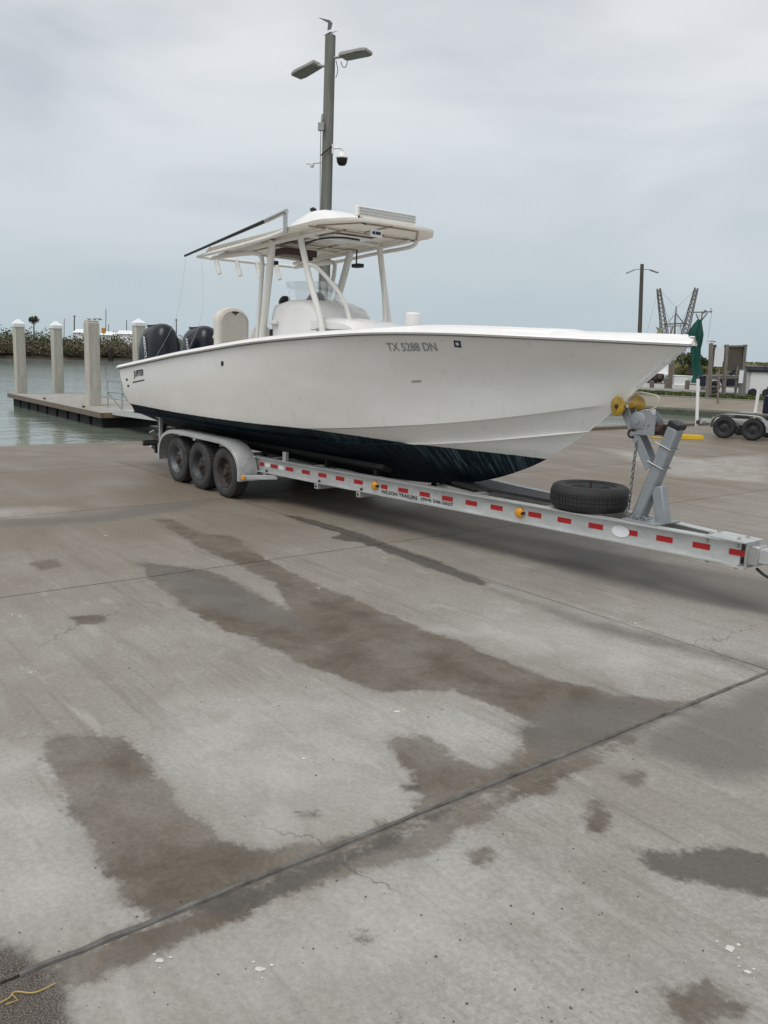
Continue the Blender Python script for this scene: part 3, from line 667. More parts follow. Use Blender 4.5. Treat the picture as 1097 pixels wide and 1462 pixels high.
# ---- outboards
def outboard(tc, tilt):
    ox, oz = -10.88, 1.32
    def q(x, y, z):            # local to motor: x aft-forward, z up, tilted about (ox, oz)
        c, s_ = math.cos(tilt), math.sin(tilt); return (ox+x*c+z*s_, -tc+y, oz-x*s_+z*c)
    m = MB(); rings = []
    for z, w, l, xo in ((-0.75, 0.06, 0.20, 0), (-0.45, 0.09, 0.24, 0), (-0.1, 0.13, 0.28, 0), (0.16, 0.19, 0.36, -0.02), (0.26, 0.22, 0.40, -0.03)):
        rings.append([q(xo+l*math.cos(a)*(0.5 if math.cos(a) > 0 else 0.75), w*math.sin(a), z) for a in np.linspace(0, 2*math.pi, 17)[:-1]])
    m.loft(rings, True, True); m.box(q(0.18, 0, -0.05), (0.18, 0.30, 0.5))
    mo = m.build('outboard_motor', M_BLK, boat, smooth=40)
    m = MB(); rings = []
    prof = [(0.26, 0.92, 1.00, 0.0), (0.32, 1.0, 1.02, 0.0), (0.48, 1.03, 1.05, 0.0), (0.68, 1.0, 1.03, 0.005), (0.84, 0.90, 0.97, 0.01), (0.95, 0.76, 0.86, 0.03), (1.03, 0.55, 0.68, 0.05), (1.075, 0.30, 0.42, 0.07), (1.09, 0.04, 0.08, 0.08)]
    for z, w, l, xo in prof:
        ring = []
        for a in np.linspace(0, 2*math.pi, 29)[:-1]:
            ca, sa = math.cos(a), math.sin(a); e = 0.72
            x = 0.47*l*abs(ca)**e*(1 if ca > 0 else -1); y = 0.275*w*abs(sa)**e*(1 if sa > 0 else -1)
            ring.append(q(x-0.03+xo-0.12*(z-0.26)*(1 if ca < 0 else 0)*abs(ca)*0.6, y, z))
        rings.append(ring)
    m.loft(rings, True, True); cw = m.build('cowl', M_COWL, mo, smooth=60)
    m = MB()
    for sg in (-1, 1):
        pth = smooth_path([q(0.10, sg*0.20, 0.92), q(-0.08, sg*0.225, 0.88), q(-0.22, sg*0.215, 0.78)], 5); m.tube(pth, 0.018, 6)
    m.box(q(-0.06, 0, 1.055), (0.34, 0.26, 0.035)); m.build('cowl_vent', M_BLK, mo, bevel=0.01)
    m = MB(); rings = []
    for z, k in ((0.335, 1.022), (0.338, 1.034), (0.352, 1.036), (0.355, 1.024)):
        ring = []
        for a in np.linspace(0, 2*math.pi, 29)[:-1]:
            ca, sa = math.cos(a), math.sin(a)
            ring.append(q(0.47*k*abs(ca)**0.72*(1 if ca > 0 else -1)-0.03-0.072*(z-0.26)*(1 if ca < 0 else 0)*abs(ca), 0.275*k*abs(sa)**0.72*(1 if sa > 0 else -1), z))
        rings.append(ring)
    m.loft(rings, True); m.build('cowl_seam', M_RIM, mo, smooth=60)
    m = MB(); rings = []
    for xx in np.linspace(0.36, -0.10, 8):
        rings.append([q(xx, sg_*0.135, 0.975-0.35*max(0, xx-0.08)+dz) for sg_, dz in ((-1, 0.0), (-0.9, 0.02), (0.9, 0.02), (1, 0.0))])
    m.loft(rings, False); m.build('cowl_panel', M_BLK, mo, smooth=30)
    vs, fs = text_flat('MERCURY', 1.0, 0.2, 0.02); w = vs.max(0)     # runs up the aft edge of the starboard face
    m = MB(); pts = []
    for x, y in vs/w:
        zz = 0.87-0.60*x; xx = -0.08+0.10*math.sin(math.pi*x*0.9)+0.085*y
        k = (0.985 if zz < 0.68 else 0.985-0.42*(zz-0.68)); xa = (xx+0.03)/(0.47*(1.05 if zz < 0.68 else 1.05-0.3*(zz-0.68))); ww = 0.275*1.035*k*max(0.05, 1-abs(xa)**2.78)**0.36
        pts.append(q(xx, -(ww+0.012), zz))
    m.add(pts, fs); m.build('lettering', M_WINK, mo, smooth=0)
    m = MB(); pth = [q(-0.02, 0, -0.75), q(-0.02, 0, -0.95)]; m.tube(pth, [0.06, 0.05], 10)
    m.lathe([(0.0, -0.32), (0.05, -0.26), (0.075, -0.1), (0.07, 0.15), (0.05, 0.25), (0.0, 0.3)], q(-0.02, 0, -0.95), np.array(q(1, 0, 0))-np.array(q(0, 0, 0)), n=12)
    m.box(q(-0.06, 0, -0.72), (0.5, 0.24, 0.02)); m.build('gear_case', M_BLK, mo, smooth=40)
    m = MB()
    for k in range(3):
        a = 2*math.pi*k/3; c = np.array(q(-0.30, 0, -0.95)); m.box(c+np.array([0, 0.10*math.cos(a), 0.10*math.sin(a)]), (0.05, 0.16, 0.10), (np.array([0.8, 0.3*-math.sin(a), 0.3*math.cos(a)]), np.array([0, math.cos(a), math.sin(a)]), np.array([-0.3, -math.sin(a)*0.9, math.cos(a)*0.9])))
    m.build('propeller', M_STEEL, mo)
    return mo
outboard(0.40, -0.06); outboard(-0.40, -0.06)
# ---- console, windshield, seats
con = MB(); rings = []
for (s, zt, w) in ((-7.02, 2.60, 0.44), (-6.95, 2.66, 0.46), (-6.6, 2.70, 0.47), (-6.25, 2.69, 0.47), (-6.02, 2.62, 0.47), (-5.86, 2.47, 0.47)):
    rings.append([bt(s, w, 1.3), bt(s, w, zt-0.10), bt(s, w-0.03, zt-0.03), bt(s, w-0.09, zt), bt(s, 0, zt+0.02), bt(s, -w+0.09, zt), bt(s, -w+0.03, zt-0.03), bt(s, -w, zt-0.10), bt(s, -w, 1.3)])
con.loft(rings, False); con.f += [tuple(range(9)), tuple(45+i for i in range(9))]
con = con.build('console', M_GEL, boat, smooth=50)
m = MB(); rings = []
for (s, zt, w) in ((-5.98, 2.47, 0.46), (-5.6, 2.45, 0.46), (-5.25, 2.42, 0.45), (-5.12, 2.38, 0.44), (-5.06, 2.30, 0.42)):
    rings.append([bt(s, w, 1.3), bt(s, w, zt-0.14), bt(s, w+0.012, zt-0.135), bt(s, w+0.012, zt-0.05), bt(s, w-0.05, zt), bt(s, 0, zt+0.02), bt(s, -w+0.05, zt), bt(s, -w-0.012, zt-0.05), bt(s, -w-0.012, zt-0.135), bt(s, -w, zt-0.14), bt(s, -w, 1.3)])
m.loft(rings, False); m.f.append(tuple(44+i for i in range(11))); m.build('console_seat', M_GEL, con, smooth=40)
m = MB()
for sg in (-1, 1): m.box(bt(-5.52, sg*0.466, 2.305), (0.92, 0.012, 0.010))
m.build('seat_seam', mat('seam_grey', (0.25, 0.25, 0.24), 0.6), con)
m = MB(); rings = []
for k in np.linspace(-1, 1, 13):
    t = 0.43*k; s = -6.20-0.40*abs(k)**2.2
    rings.append([bt(s, t, 2.66), bt(s-0.10, t*0.96, 2.955-0.01*abs(k))])
m.loft(rings, False); ws = m.build('windshield', M_CLEAR, con, smooth=60)
sol = ws.modifiers.new('thickness', 'SOLIDIFY'); sol.thickness = 0.006
m = MB()
m.lathe([(0.0, 0.10), (0.09, 0.07), (0.15, 0.0), (0.155, -0.03)], bt(-6.42, 0.1, 2.72), n=18); m.build('compass', mat('grey_instrument', (0.20, 0.205, 0.21), 0.4), con, smooth=60)
m = MB(); m.lathe([(0.05, -0.06), (0.085, -0.04), (0.09, 0.0), (0.05, 0.05), (0.0, 0.06)], bt(-6.92, 0.30, 2.70), (-0.6, 0, 0.6), n=14); m.build('gauge_pod', M_BLK, con, smooth=50)
m = MB(); m.bar(bt(-6.98, 0.49, 2.40), bt(-6.80, 0.49, 2.40), 0.05, 0.05); m.build('grab_bracket', M_TUBE, con, bevel=0.01)
m = MB(); m.box(bt(-6.98, 0.475, 2.26), (0.05, 0.02, 0.10)); m.build('switch_plate', M_BLK, con)
def seat(s, t, w, logo):
    poly = []
    for a in np.linspace(math.pi, 0, 15): poly.append((w*math.cos(a), 0.22*math.sin(a)+0.42 if True else 0))
    poly = [(-w*0.96, -0.35)]+poly+[(w*0.96, -0.35)]
    d = np.array([0.75, -0.66, 0]); d /= np.linalg.norm(d)
    m = MB(); m.prism(poly, np.array(bt(s, t, 2.02)), (0.30, -0.954, 0), (0.0, 0.0, 1.0), 0.16)
    o = m.build('seat_back', M_CUSH, boat, smooth=40, bevel=0.045)
    return o
sb = seat(-8.72, 0.10, 0.335, True)
o_ = np.array(bt(-8.72, 0.10, 2.02))+np.array([0.954, 0.30, 0])*0.004; X_ = np.array([0.30, -0.954, 0])
m = MB(); m.tube([o_+X_*0.29*math.cos(a)+np.array([0, 0, 0.42+0.165*math.sin(a)]) for a in np.linspace(0, math.pi, 20)]+[o_-X_*0.285+np.array([0, 0, -0.2])], 0.009, 6); m.build('piping', M_CREAM, sb, smooth=60)
m = MB(); m.tube([o_+X_*0.27+np.array([0, 0, 0.12]), o_+np.array([0, 0, 0.135]), o_-X_*0.27+np.array([0, 0, 0.12])], 0.007, 6); m.build('seam', M_CREAM, sb, smooth=60)
m = MB(); m.box(bt(-8.50, 0, 1.72), (0.55, 0.95, 0.12)); m.build('seat_cushion', M_CUSH, boat, bevel=0.04)
m = MB(); m.box(bt(-8.50, 0, 1.48), (0.42, 0.80, 0.40)); m.build('leaning_post', M_GEL, boat, bevel=0.03)
m = MB(); m.prism([(-0.085, 0.0), (0.085, 0.0), (0.06, -0.03), (0.02, -0.035), (0.0, -0.07), (-0.02, -0.035), (-0.06, -0.03)], np.array(bt(-8.72, 0.10, 2.60))+np.array([0.954, 0.30, 0])*0.010, (0.30, -0.954, 0), (0, 0, 1), 0.004); m.build('seat_emblem', M_INK, sb)
m = MB(); m.prism([(-0.2, -0.3), (-0.2, 0.22), (-0.1, 0.36), (0.1, 0.36), (0.2, 0.22), (0.2, -0.3)], np.array(bt(-8.05, -0.05, 2.02)), (0.35, -0.93, 0), (0, 0, 1), 0.12); m.build('helm_seat_back', M_CUSH, boat, bevel=0.03)
m = MB(); m.tube(smooth_path([bt(-8.95, 0.36, 2.18), bt(-8.97, 0.30, 2.26), bt(-8.9, 0.12, 2.30)], 5), 0.014, 6); m.build('seat_strap', M_CREAM, sb)
m = MB(); m.lathe([(0.07, -0.9), (0.07, -0.12), (0.06, -0.08), (0.065, -0.05), (0.092, -0.02), (0.096, 0.0), (0.094, 0.125), (0.08, 0.14), (0.0, 0.145)], bt(-4.49, 0, 2.38), n=20); m.build('pedestal_light', M_GEL, boat, smooth=40)

# ---- hardtop
tt = MB(); rings = []; und = []
def top_z(s, t): return 3.405+0.055*(s+8.2)*0.75+0.02*(1-(t/0.88)**2)
def halfw(s):
    return float(np.interp(s, [-8.24, -8.15, -7.6, -5.30, -5.18, -4.96, -4.90, -4.88], [0.80, 0.86, 0.885, 0.895, 0.865, 0.68, 0.58, 0.45]))
ss = [-4.88, -4.90, -4.93, -4.96, -5.05, -5.12, -5.18, -5.24, -5.30]+list(np.linspace(-5.5, -8.12, 12))+[-8.15, -8.20, -8.24]
for s in ss:
    w = halfw(s); r_ = []
    ks = np.linspace(-1, 1, 15)
    for k in ks: r_.append(bt(s, w*k, top_z(s, w*k)+0.022))
    for k in ks[::-1]: r_.append(bt(s, w*k*(0.985), top_z(s, w*k)-0.006))
    rings.append(r_)
tt.loft(rings, True, True)
top = tt.build('hardtop', M_CANVAS, boat, smooth=25)
m = MB(); hr = []
for s in np.linspace(-6.95, -5.65, 14):
    e = math.sin(math.pi*min(max((s+6.95)/1.3, 0), 1))**0.5; hr.append([bt(s, 0.42*k, top_z(s, 0)+0.02+0.33*e*(1-k**4)**0.5) for k in np.linspace(-1, 1, 11)])
m.loft(hr, False); m.build('radar_hump', M_GEL, top, smooth=60)
m = MB()        # raised panel seams on the underside
def und_z(s, t): return top_z(s, t)-0.013
def seam(pts, w=0.022):
    for (s0, t0), (s1, t1) in zip(pts[:-1], pts[1:]): m.bar(bt(s0, t0, und_z(s0, t0)), bt(s1, t1, und_z(s1, t1)), w, 0.014)
seam([(-5.5, 0.84), (-5.5, -0.84)]); seam([(-5.5, 0.0), (-4.95, 0.0)]); seam([(-5.5, 0.30), (-8.0, 0.30)]); seam([(-5.5, -0.30), (-8.0, -0.30)]); seam([(-6.7, 0.84), (-6.7, -0.84)]); seam([(-8.0, 0.8), (-8.0, -0.8)]); seam([(-5.42, 0.78), (-5.0, 0.45), (-5.0, -0.45), (-5.42, -0.78)])
m.build('underside_seam', mat('seam_tan', (0.34, 0.275, 0.20), 0.6), top)
m = MB(); m.box(bt(-6.1, 0, und_z(-6.1, 0)-0.012), (0.75, 0.62, 0.025)); m.build('hatch', M_GEL, top, bevel=0.01)
m = MB(); m.tube(smooth_path([bt(-6.4, 0.28, und_z(-6.4, .28)-0.05), bt(-6.0, 0.34, und_z(-6, .3)-0.05), bt(-5.75, 0.2, und_z(-5.8, .2)-0.05), bt(-5.75, -0.1, und_z(-5.8, .1)-0.05)], 6), 0.012, 6); m.build('hatch_gasket', M_BLK, top)
def tube_part(name, pts, r, n=10, parent=top, sm=5, mt=M_TUBE):
    m = MB(); m.tube(smooth_path(pts, sm), r, n); return m.build(name, mt, parent, smooth=60)
for sg in (1, -1):
    tube_part('leg', [bt(-5.58, sg*0.54, 1.5), bt(-5.60, sg*0.54, 2.25), bt(-5.85, sg*0.60, 2.95), bt(-6.03, sg*0.64, 3.50)], 0.040)
    tube_part('leg', [bt(-7.20, sg*0.53, 1.5), bt(-7.12, sg*0.53, 2.2), bt(-6.85, sg*0.60, 2.95), bt(-6.68, sg*0.64, 3.46)], 0.050)
    tube_part('leg', [bt(-7.30, sg*0.53, 1.5), bt(-7.26, sg*0.53, 2.2), bt(-7.08, sg*0.58, 2.9), bt(-7.02, sg*0.60, 3.2), bt(-7.10, sg*0.62, 3.31), bt(-7.5, sg*0.66, 3.33), bt(-8.3, sg*0.72, 3.32)], 0.030)
    tube_part('brace', [bt(-5.92, sg*0.62, 3.10), bt(-5.78, sg*0.52, 3.06), bt(-5.5, sg*0.34, 2.72), bt(-5.38, sg*0.28, 2.42)], 0.026)
    tube_part('frame_rail', [bt(-8.45, sg*0.86, 3.345), bt(-7.6, sg*0.92, 3.36), bt(-6.4, sg*0.92, 3.425)]+([bt(-5.95, 0.86, 3.50)] if sg == 1 else [bt(-5.6, -0.84, 3.44), bt(-5.40, -0.78, 3.51)]), 0.026)
    tube_part('frame_rail', [bt(-8.2, sg*0.64, 3.36), bt(-6.6, sg*0.65, 3.42), bt(-5.4, sg*0.64, 3.47)], 0.024)
tube_part('cross_rail', [bt(-8.46, 0.86, 3.345), bt(-8.50, 0.6, 3.345), bt(-8.50, -0.6, 3.345), bt(-8.46, -0.86, 3.345)], 0.026)
for s in (-7.0, -6.03): tube_part('cross_rail', [bt(s, 0.63, 3.38+0.04*(s+8.2)), bt(s, 0, 3.39+0.04*(s+8.2)), bt(s, -0.63, 3.38+0.04*(s+8.2))], 0.022)
for s in (-8.1, -7.6, -7.1): tube_part('rail_strut', [bt(s, 0.90, 3.36), bt(s+0.06, 0.86, 3.46)], 0.014, 6)
for t in (0.55, 0.2, -0.15, -0.5): tube_part('rod_holder', [bt(-8.50, t, 3.36), bt(-8.47, t-0.02, 3.24), bt(-8.42, t-0.03, 3.12)], 0.032, 10)
m = MB(); m.box(bt(-6.75, 0.25, 3.33), (0.35, 0.5, 0.09)); m.build('radio_box', mat('dark_teak', (0.06, 0.028, 0.02), 0.5), top, bevel=0.01)
for s, t, z in ((-6.3, 0.35, 3.22), (-6.25, -0.45, 3.20), (-7.0, 0.45, 3.2)):
    m = MB(); m.box(bt(s, t, z), (0.16, 0.10, 0.05)); m.tube([bt(s-0.03, t, z), bt(s-0.03, t, z+0.22)], 0.012, 6); m.build('spreader_light', M_BLK, top, bevel=0.006)
# light bar on the brow
bar = MB(); pL = np.array(bt(-5.02, 0.50, 3.675)); pR = np.array(bt(-5.16, -0.52, 3.70))
bar.bar(pL, pR, 0.07, 0.115); lb = bar.build('light_bar', M_GEL, top, bevel=0.012)
m = MB(); dv, av, bv = basis(pR-pL)
fr = av if av[0] > 0 else -av
for k in range(3):
    for j in range(26):
        c = pL+(pR-pL)*(0.04+0.92*j/25)+fr*0.036+np.array([0, 0, -0.034+0.034*k]); m.box(c, (0.026, 0.012, 0.020), (dv, fr, np.array([0, 0, 1])))
m.build('light_row', mat('light_lens', (0.42, 0.43, 0.42), 0.25), lb)
tube_part('wire', [pL+[0, 0.03, 0.03], pL+[0.0, 0.06, 0.03], pL+[0.02, 0.03, -0.06], pL+[0.03, 0.06, -0.12], pL+[0.02, 0.14, -0.14]], 0.012, 6, lb, mt=M_BLK)
for f_ in (0.1, 0.9): m = MB(); c = pL+(pR-pL)*f_; m.box(c-[0.02, 0, 0.08], (0.05, 0.03, 0.1)); m.build('bar_bracket', M_TUBE, lb)
# name plate under the brow
q0 = ont(546, 318, 0.28); q1 = ont(558, 327, 0.28)
m = MB(); m.box(bt(-4.98, 0.22, 3.445), (0.02, 0.17, 0.085)); npl = m.build('sign_plate', M_WTAPE, top)
m = MB()
for dy, w in ((-0.045, 0.035), (0.0, 0.03), (0.04, 0.04)): m.box(bt(-4.967, 0.22-dy, 3.445), (0.006, w, 0.035))
m.build('plate_marks', M_INK, npl)
# outrigger pole, its holder, GPS mushroom, fishing lines
m = MB(); m.tube([bt(-8.72, 0.94, 3.36), bt(-6.25, 0.94, 3.645)], [0.016, 0.026], 8); og = m.build('outrigger', M_BLK, top)
m = MB(); m.tube([bt(-6.35, 0.94, 3.632), bt(-5.85, 0.94, 3.70)], 0.030, 8); m.tube([bt(-5.9, 0.92, 3.45), bt(-5.9, 0.93, 3.70)], 0.030, 8); m.build('outrigger_holder', M_STEEL, og)
m = MB(); m.lathe([(0.02, -0.3), (0.02, -0.03), (0.045, 0.0), (0.045, 0.02), (0.0, 0.045)], bt(-6.62, 0.05, 3.90), n=12); m.build('gps_antenna', M_BLK, top)
for p0, p1 in ((bt(-8.70, 0.93, 3.34), bt(-10.0, 0.9, 1.8)), (bt(-8.45, 0.8, 3.34), bt(-8.9, 0.8, 2.0))):
    mid = (np.array(p0)+np.array(p1))/2+np.array([0.25, 0, -0.1]); tube_part('line', [p0, mid, p1], 0.0022, 4, og, mt=M_WINK)

# ================================================================== THE BOAT TRAILER
tr = thing('boat_trailer', 'long silver aluminium triple axle boat trailer with red reflector stripes and grey winch post', 'boat trailer', W(-5, 0, 0), FRAME_ROT, org=(-5, 0, 0))
ZB, ZT = 0.41, 0.61; CT, BT_, BS_ = 0.075, 0.925, -6.5      # coupler half-width, rear half-width, where the beams bend
def beam_t(s): return CT+(BT_-CT)*min(1, max(0, (-0.07-s)/(-0.07-BS_)))
BEAM_D = np.array([-0.07-BS_, CT-BT_]); BEAM_D = BEAM_D/np.linalg.norm(BEAM_D)   # (s, t) direction forward along the near beam
BDIR = A*BEAM_D[0]+N*BEAM_D[1]; BNRM = np.cross(BDIR, [0, 0, 1]); BNRM = BNRM if BNRM @ N > 0 else -BNRM
BP0 = W(-0.07, CT, 0)
def on_beam(x, y, off=0.0): return T(onplane(x, y, BP0+BNRM*off, BNRM))
for sg in (1, -1):
    m = MB()
    for (s0, t0), (s1, t1) in (((-0.07, CT), (BS_, BT_)), ((BS_, BT_), (-9.75, BT_))):
        p = np.array(bt(s0, sg*t0, 0)); q = np.array(bt(s1, sg*t1, 0)); z = lambda v: np.array([0, 0, v])
        inn = -sg*0.0
        m.bar(p+z((ZB+ZT)/2), q+z((ZB+ZT)/2), 0.010, ZT-ZB-0.018); m.bar(p+z(ZT-0.005), q+z(ZT-0.005), 0.105, 0.010); m.bar(p+z(ZB+0.005), q+z(ZB+0.005), 0.105, 0.010)
    bm_ = m.build('beam', M_ALU, tr, smooth=0)
    if sg == 1: nb = bm_
bax = np.array([BEAM_D[0], -BEAM_D[1], 0]); bnn = np.array([-bax[1], bax[0], 0]); bnn = bnn if bnn[1] < 0 else -bnn
def on_web(name, px, z, ln, h, mt, out=0.0065, parent=nb, th=0.002):
    q = on_beam(px, 700); c = np.array(bt(q[0], beam_t(q[0]), z))+bnn*out
    mm = MB(); mm.box(c, (ln, th, h), (bax, bnn, np.array([0, 0, 1]))); return mm.build(name, mt, parent)
def beam_px_y(x): return 0
def s_at(px):                        # position along the near beam seen at photo column px
    return T(onplane(px, 665+(px-400)*0.19, BP0, BNRM))[0]
STR = [(371.5, 378.5), (387.2, 397), (408.5, 419.5), (431.7, 443), (455.1, 467), (480.2, 492.5), (506, 519), (544.9, 554), (569.3, 583.6), (599.6, 614.8), (631.7, 647.5), (665, 682.4), (700.8, 719), (754.5, 774.2), (795.8, 817.3), (839.9, 862.8), (897.5, 911), (936.3, 962.5), (988.3, 1015.7), (1041.3, 1068)]
for a, b in STR:
    s0, s1 = s_at(a), s_at(b); c = (s0+s1)/2; mm = MB()
    mm.box(np.array(bt(c, beam_t(c), 0.513))+bnn*0.0065, (min(abs(s1-s0)/BEAM_D[0], 0.152), 0.002, 0.050), (bax, bnn, np.array([0, 0, 1]))); mm.build('reflector_stripe', M_RED, nb)
for a in (375.5, 383, 402):
    s0 = s_at(a); mm = MB(); mm.box(np.array(bt(s0, beam_t(s0), 0.513))+bnn*0.0062, (0.10, 0.0015, 0.050), (bax, bnn, np.array([0, 0, 1]))); mm.build('white_tape', M_WTAPE, nb)
for a in (536.5, 743):
    s0 = s_at(a); c = np.array(bt(s0, beam_t(s0), 0.51))
    mm = MB(); mm.lathe([(0.055, 0.0), (0.052, 0.018), (0.035, 0.028), (0.0, 0.03)], c+bnn*0.006, bnn, n=16); mk = mm.build('marker_light', M_AMBER, nb, smooth=50)
    mm = MB(); mm.lathe([(0.016, 0.0), (0.014, 0.035), (0, 0.036)], c+bax*0.05+bnn*0.008, bnn, n=8); mm.build('grommet', M_BLK, mk)
s0 = s_at(887); mm = MB(); mm.lathe([(0.088, 0.0), (0.088, 0.002)], np.array(bt(s0, beam_t(s0), 0.51))+bnn*0.0085, bnn, n=24, sc=(1, 0.62) if abs(basis(bnn)[1][2]) < 0.5 else (0.62, 1)); mm.build('oval_decal', M_WTAPE, nb, smooth=0)
def beam_text(body, pa, pb, z, h):
    vs, fs = text_flat(body, 1.0, 0.0, 0.028); w = vs.max(0); a, b = s_at(pa), s_at(pb); mm = MB(); pts = []
    for x, y in vs/w:
        s = a+(b-a)*x; pts.append(np.array(bt(s, beam_t(s), z+(y-0.5)*h))+bnn*0.0072)
    mm.add(pts, fs); mm.build('lettering', M_INK, nb, smooth=0)
beam_text('WILSON TRAILERS', 545, 597, 0.453, 0.042); beam_text('(904) 246-2627', 602, 648, 0.453, 0.044)
# coupler end: bolted plates, bolts, tongue tube
m = MB(); m.box(bt(-0.18, 0, ZT+0.006), (0.36, 0.30, 0.010)); m.box(bt(-0.18, 0, ZB-0.006), (0.36, 0.28, 0.010)); m.build('coupler_plate', M_ALU, tr)
m = MB(); m.box(bt(-0.02, 0, 0.51), (0.03, 0.17, 0.20)); m.box(bt(0.03, 0, 0.51), (0.10, 0.15, 0.16)); m.build('tongue_socket', M_STEEL, tr, bevel=0.008)
m = MB(); m.box(bt(0.55, 0, 0.515), (1.0, 0.125, 0.125)); m.build('tongue', M_ALU, tr, bevel=0.012)
m = MB()
for s in (-0.36, -0.10):
    c = np.array(bt(s, beam_t(s), 0.57)); m.lathe([(0.018, 0), (0.018, 0.02), (0.008, 0.02), (0.008, 0.035)], c+bnn*0.004, bnn, n=8)
    for tt_ in (0.07, -0.07): m.lathe([(0.016, 0), (0.016, 0.014), (0.007, 0.014), (0.007, 0.024)], bt(s, tt_, ZT+0.01), n=6); m.lathe([(0.014, 0), (0.014, 0.016), (0.006, 0.03)], bt(s, tt_, ZB-0.012), (0, 0, -1), n=6)
kind(m.build('bolts', M_STEEL, tr), 'stuff')
tube_m = MB(); tube_m.tube(smooth_path([bt(0.05, 0.02, 0.40), bt(0.18, 0.06, 0.36), bt(0.4, 0.05, 0.35), bt(0.8, 0.02, 0.38)], 5), 0.012, 6); tube_m.build('brake_line', M_BLK, tr)
# cross members, brackets, bunks, bunk stands
for s in [s_at(381), s_at(456), s_at(516)]+[-7.3, -8.2, -9.3]:
    w = beam_t(s)+0.045; m = MB(); m.box(bt(s, 0, ZB-0.038), (0.075, 2*w, 0.070)); cm = m.build('cross_member', M_ALU, tr, bevel=0.004)
    m = MB(); m.lathe([(0.016, 0), (0.016, 0.006)], bt(s, w, ZB-0.04), (0, -1, 0), n=8); m.lathe([(0.012, 0), (0.012, 0.03)], bt(s+0.02, w-0.03, ZB+0.01), n=6); kind(m.build('bolt_hole', M_BLK, cm), 'stuff')
for s in (-2.05, -3.0): m = MB(); m.box(bt(s, 0, ZT-0.06), (0.07, 2*beam_t(s)-0.02, 0.08)); m.build('cross_member', M_ALU, tr, bevel=0.004)
for sg in (1, -1):
    m = MB(); m.bar(bt(-4.3, sg*0.46, 0.695), bt(-9.7, sg*0.62, 0.655), 0.14, 0.05, (0, sg*0.4, 1)); m.build('bunk', M_DARK, tr)
    for s in (-4.5, -5.5, -7.0, -8.4, -9.5): m = MB(); m.box(bt(s, sg*(0.44+0.18*(-3.6-s)/6.1), 0.52), (0.05, 0.05, 0.30)); m.build('bunk_bracket', M_DARK, tr)
    sb_ = on_beam(408, 652)[0] if sg == 1 else -5.6
    m = MB(); m.box(bt(sb_, sg*(beam_t(sb_)), 0.665), (0.075, 0.05, 0.13)); m.build('stub_post', M_ALU, tr, bevel=0.004)
m = MB(); m.prism([(-3.5, -0.16), (-2.05, -0.11), (-2.05, 0.20), (-3.5, 0.30)], (0, 0, 0.612), (1, 0, 0), (0, 1, 0), 0.03); m.build('walk_board', mat('black_board', (0.020, 0.021, 0.023), 0.6, var=0.3, vscale=4), tr)
# axles, wheels, fenders
def wheel(parent, c, ny, r, w, mt, mr, name='wheel'):
    n = np.array([0, ny, 0.0]); m = MB()
    prof = [(r*0.60, -w*0.42), (r*0.68, -w*0.5), (r*0.90, -w*0.50), (r*0.975, -w*0.43), (r, -w*0.30), (r*1.0, 0), (r, w*0.30), (r*0.975, w*0.43), (r*0.90, w*0.50), (r*0.80, w*0.52), (r*0.68, w*0.50), (r*0.60, w*0.42)]
    m.lathe(prof, c, n, n=40, caps=False); ty = m.build(name, mt, parent, smooth=45)
    m = MB()      # tread blocks
    for k in range(44):
        a = 2*math.pi*k/44; d = np.array([math.cos(a), 0, math.sin(a)]); tg = np.array([-math.sin(a), 0, math.cos(a)])
        for j in (-0.30, 0.0, 0.30): m.box(np.array(c)+d*(r*1.0)+n*w*j, (r*0.024, w*0.24, r*0.105), (d, n, tg))
    kind(m.build('tread', mt, ty), 'stuff')
    m = MB(); m.lathe([(r*0.61, w*0.44), (r*0.60, w*0.47), (r*0.57, w*0.43), (r*0.53, w*0.20), (r*0.50, w*0.12), (r*0.40, w*0.14), (r*0.26, w*0.24), (r*0.22, w*0.26), (r*0.0, w*0.25)], c, n, n=28, caps=False)
    m.lathe([(r*0.60, -w*0.42), (r*0.53, w*0.1)], c, n, n=28, caps=False)
    rm = m.build('rim', mr, ty, smooth=40)
    m = MB()
    for k in range(8):
        a = 2*math.pi*(k+0.5)/8; m.lathe([(r*0.055, 0), (r*0.055, 0.004), (0, 0.004)], np.array(c)+n*(w*0.175)+np.array([math.cos(a), 0, math.sin(a)])*r*0.375, n, n=8)
    kind(m.build('rim_hole', M_BLK, rm), 'stuff')
    m = MB(); m.lathe([(r*0.15, w*0.2), (r*0.15, w*0.36), (r*0.12, w*0.42), (0, w*0.43)], c, n, n=14)
    for k in range(6):
        a = 2*math.pi*k/6; m.lathe([(r*0.032, 0), (r*0.032, 0.022), (0, 0.024)], np.array(c)+n*(w*0.25)+np.array([math.cos(a), 0, math.sin(a)])*r*0.22, n, n=6)
    m.build('hub', M_RUST, rm, smooth=40)
    return ty
WR = 0.345
for k, s in enumerate((-6.98, -7.75, -8.52)):
    m = MB(); m.tube([bt(s, 1.0, WR), bt(s, -1.0, WR)], 0.045, 10); m.build('axle', M_STEEL, tr)
    for sg in (1, -1): wheel(tr, bt(s, sg*1.10, WR), -sg, WR, 0.215, M_TYRED, (M_RIMR, M_RIM, M_RIML)[k])
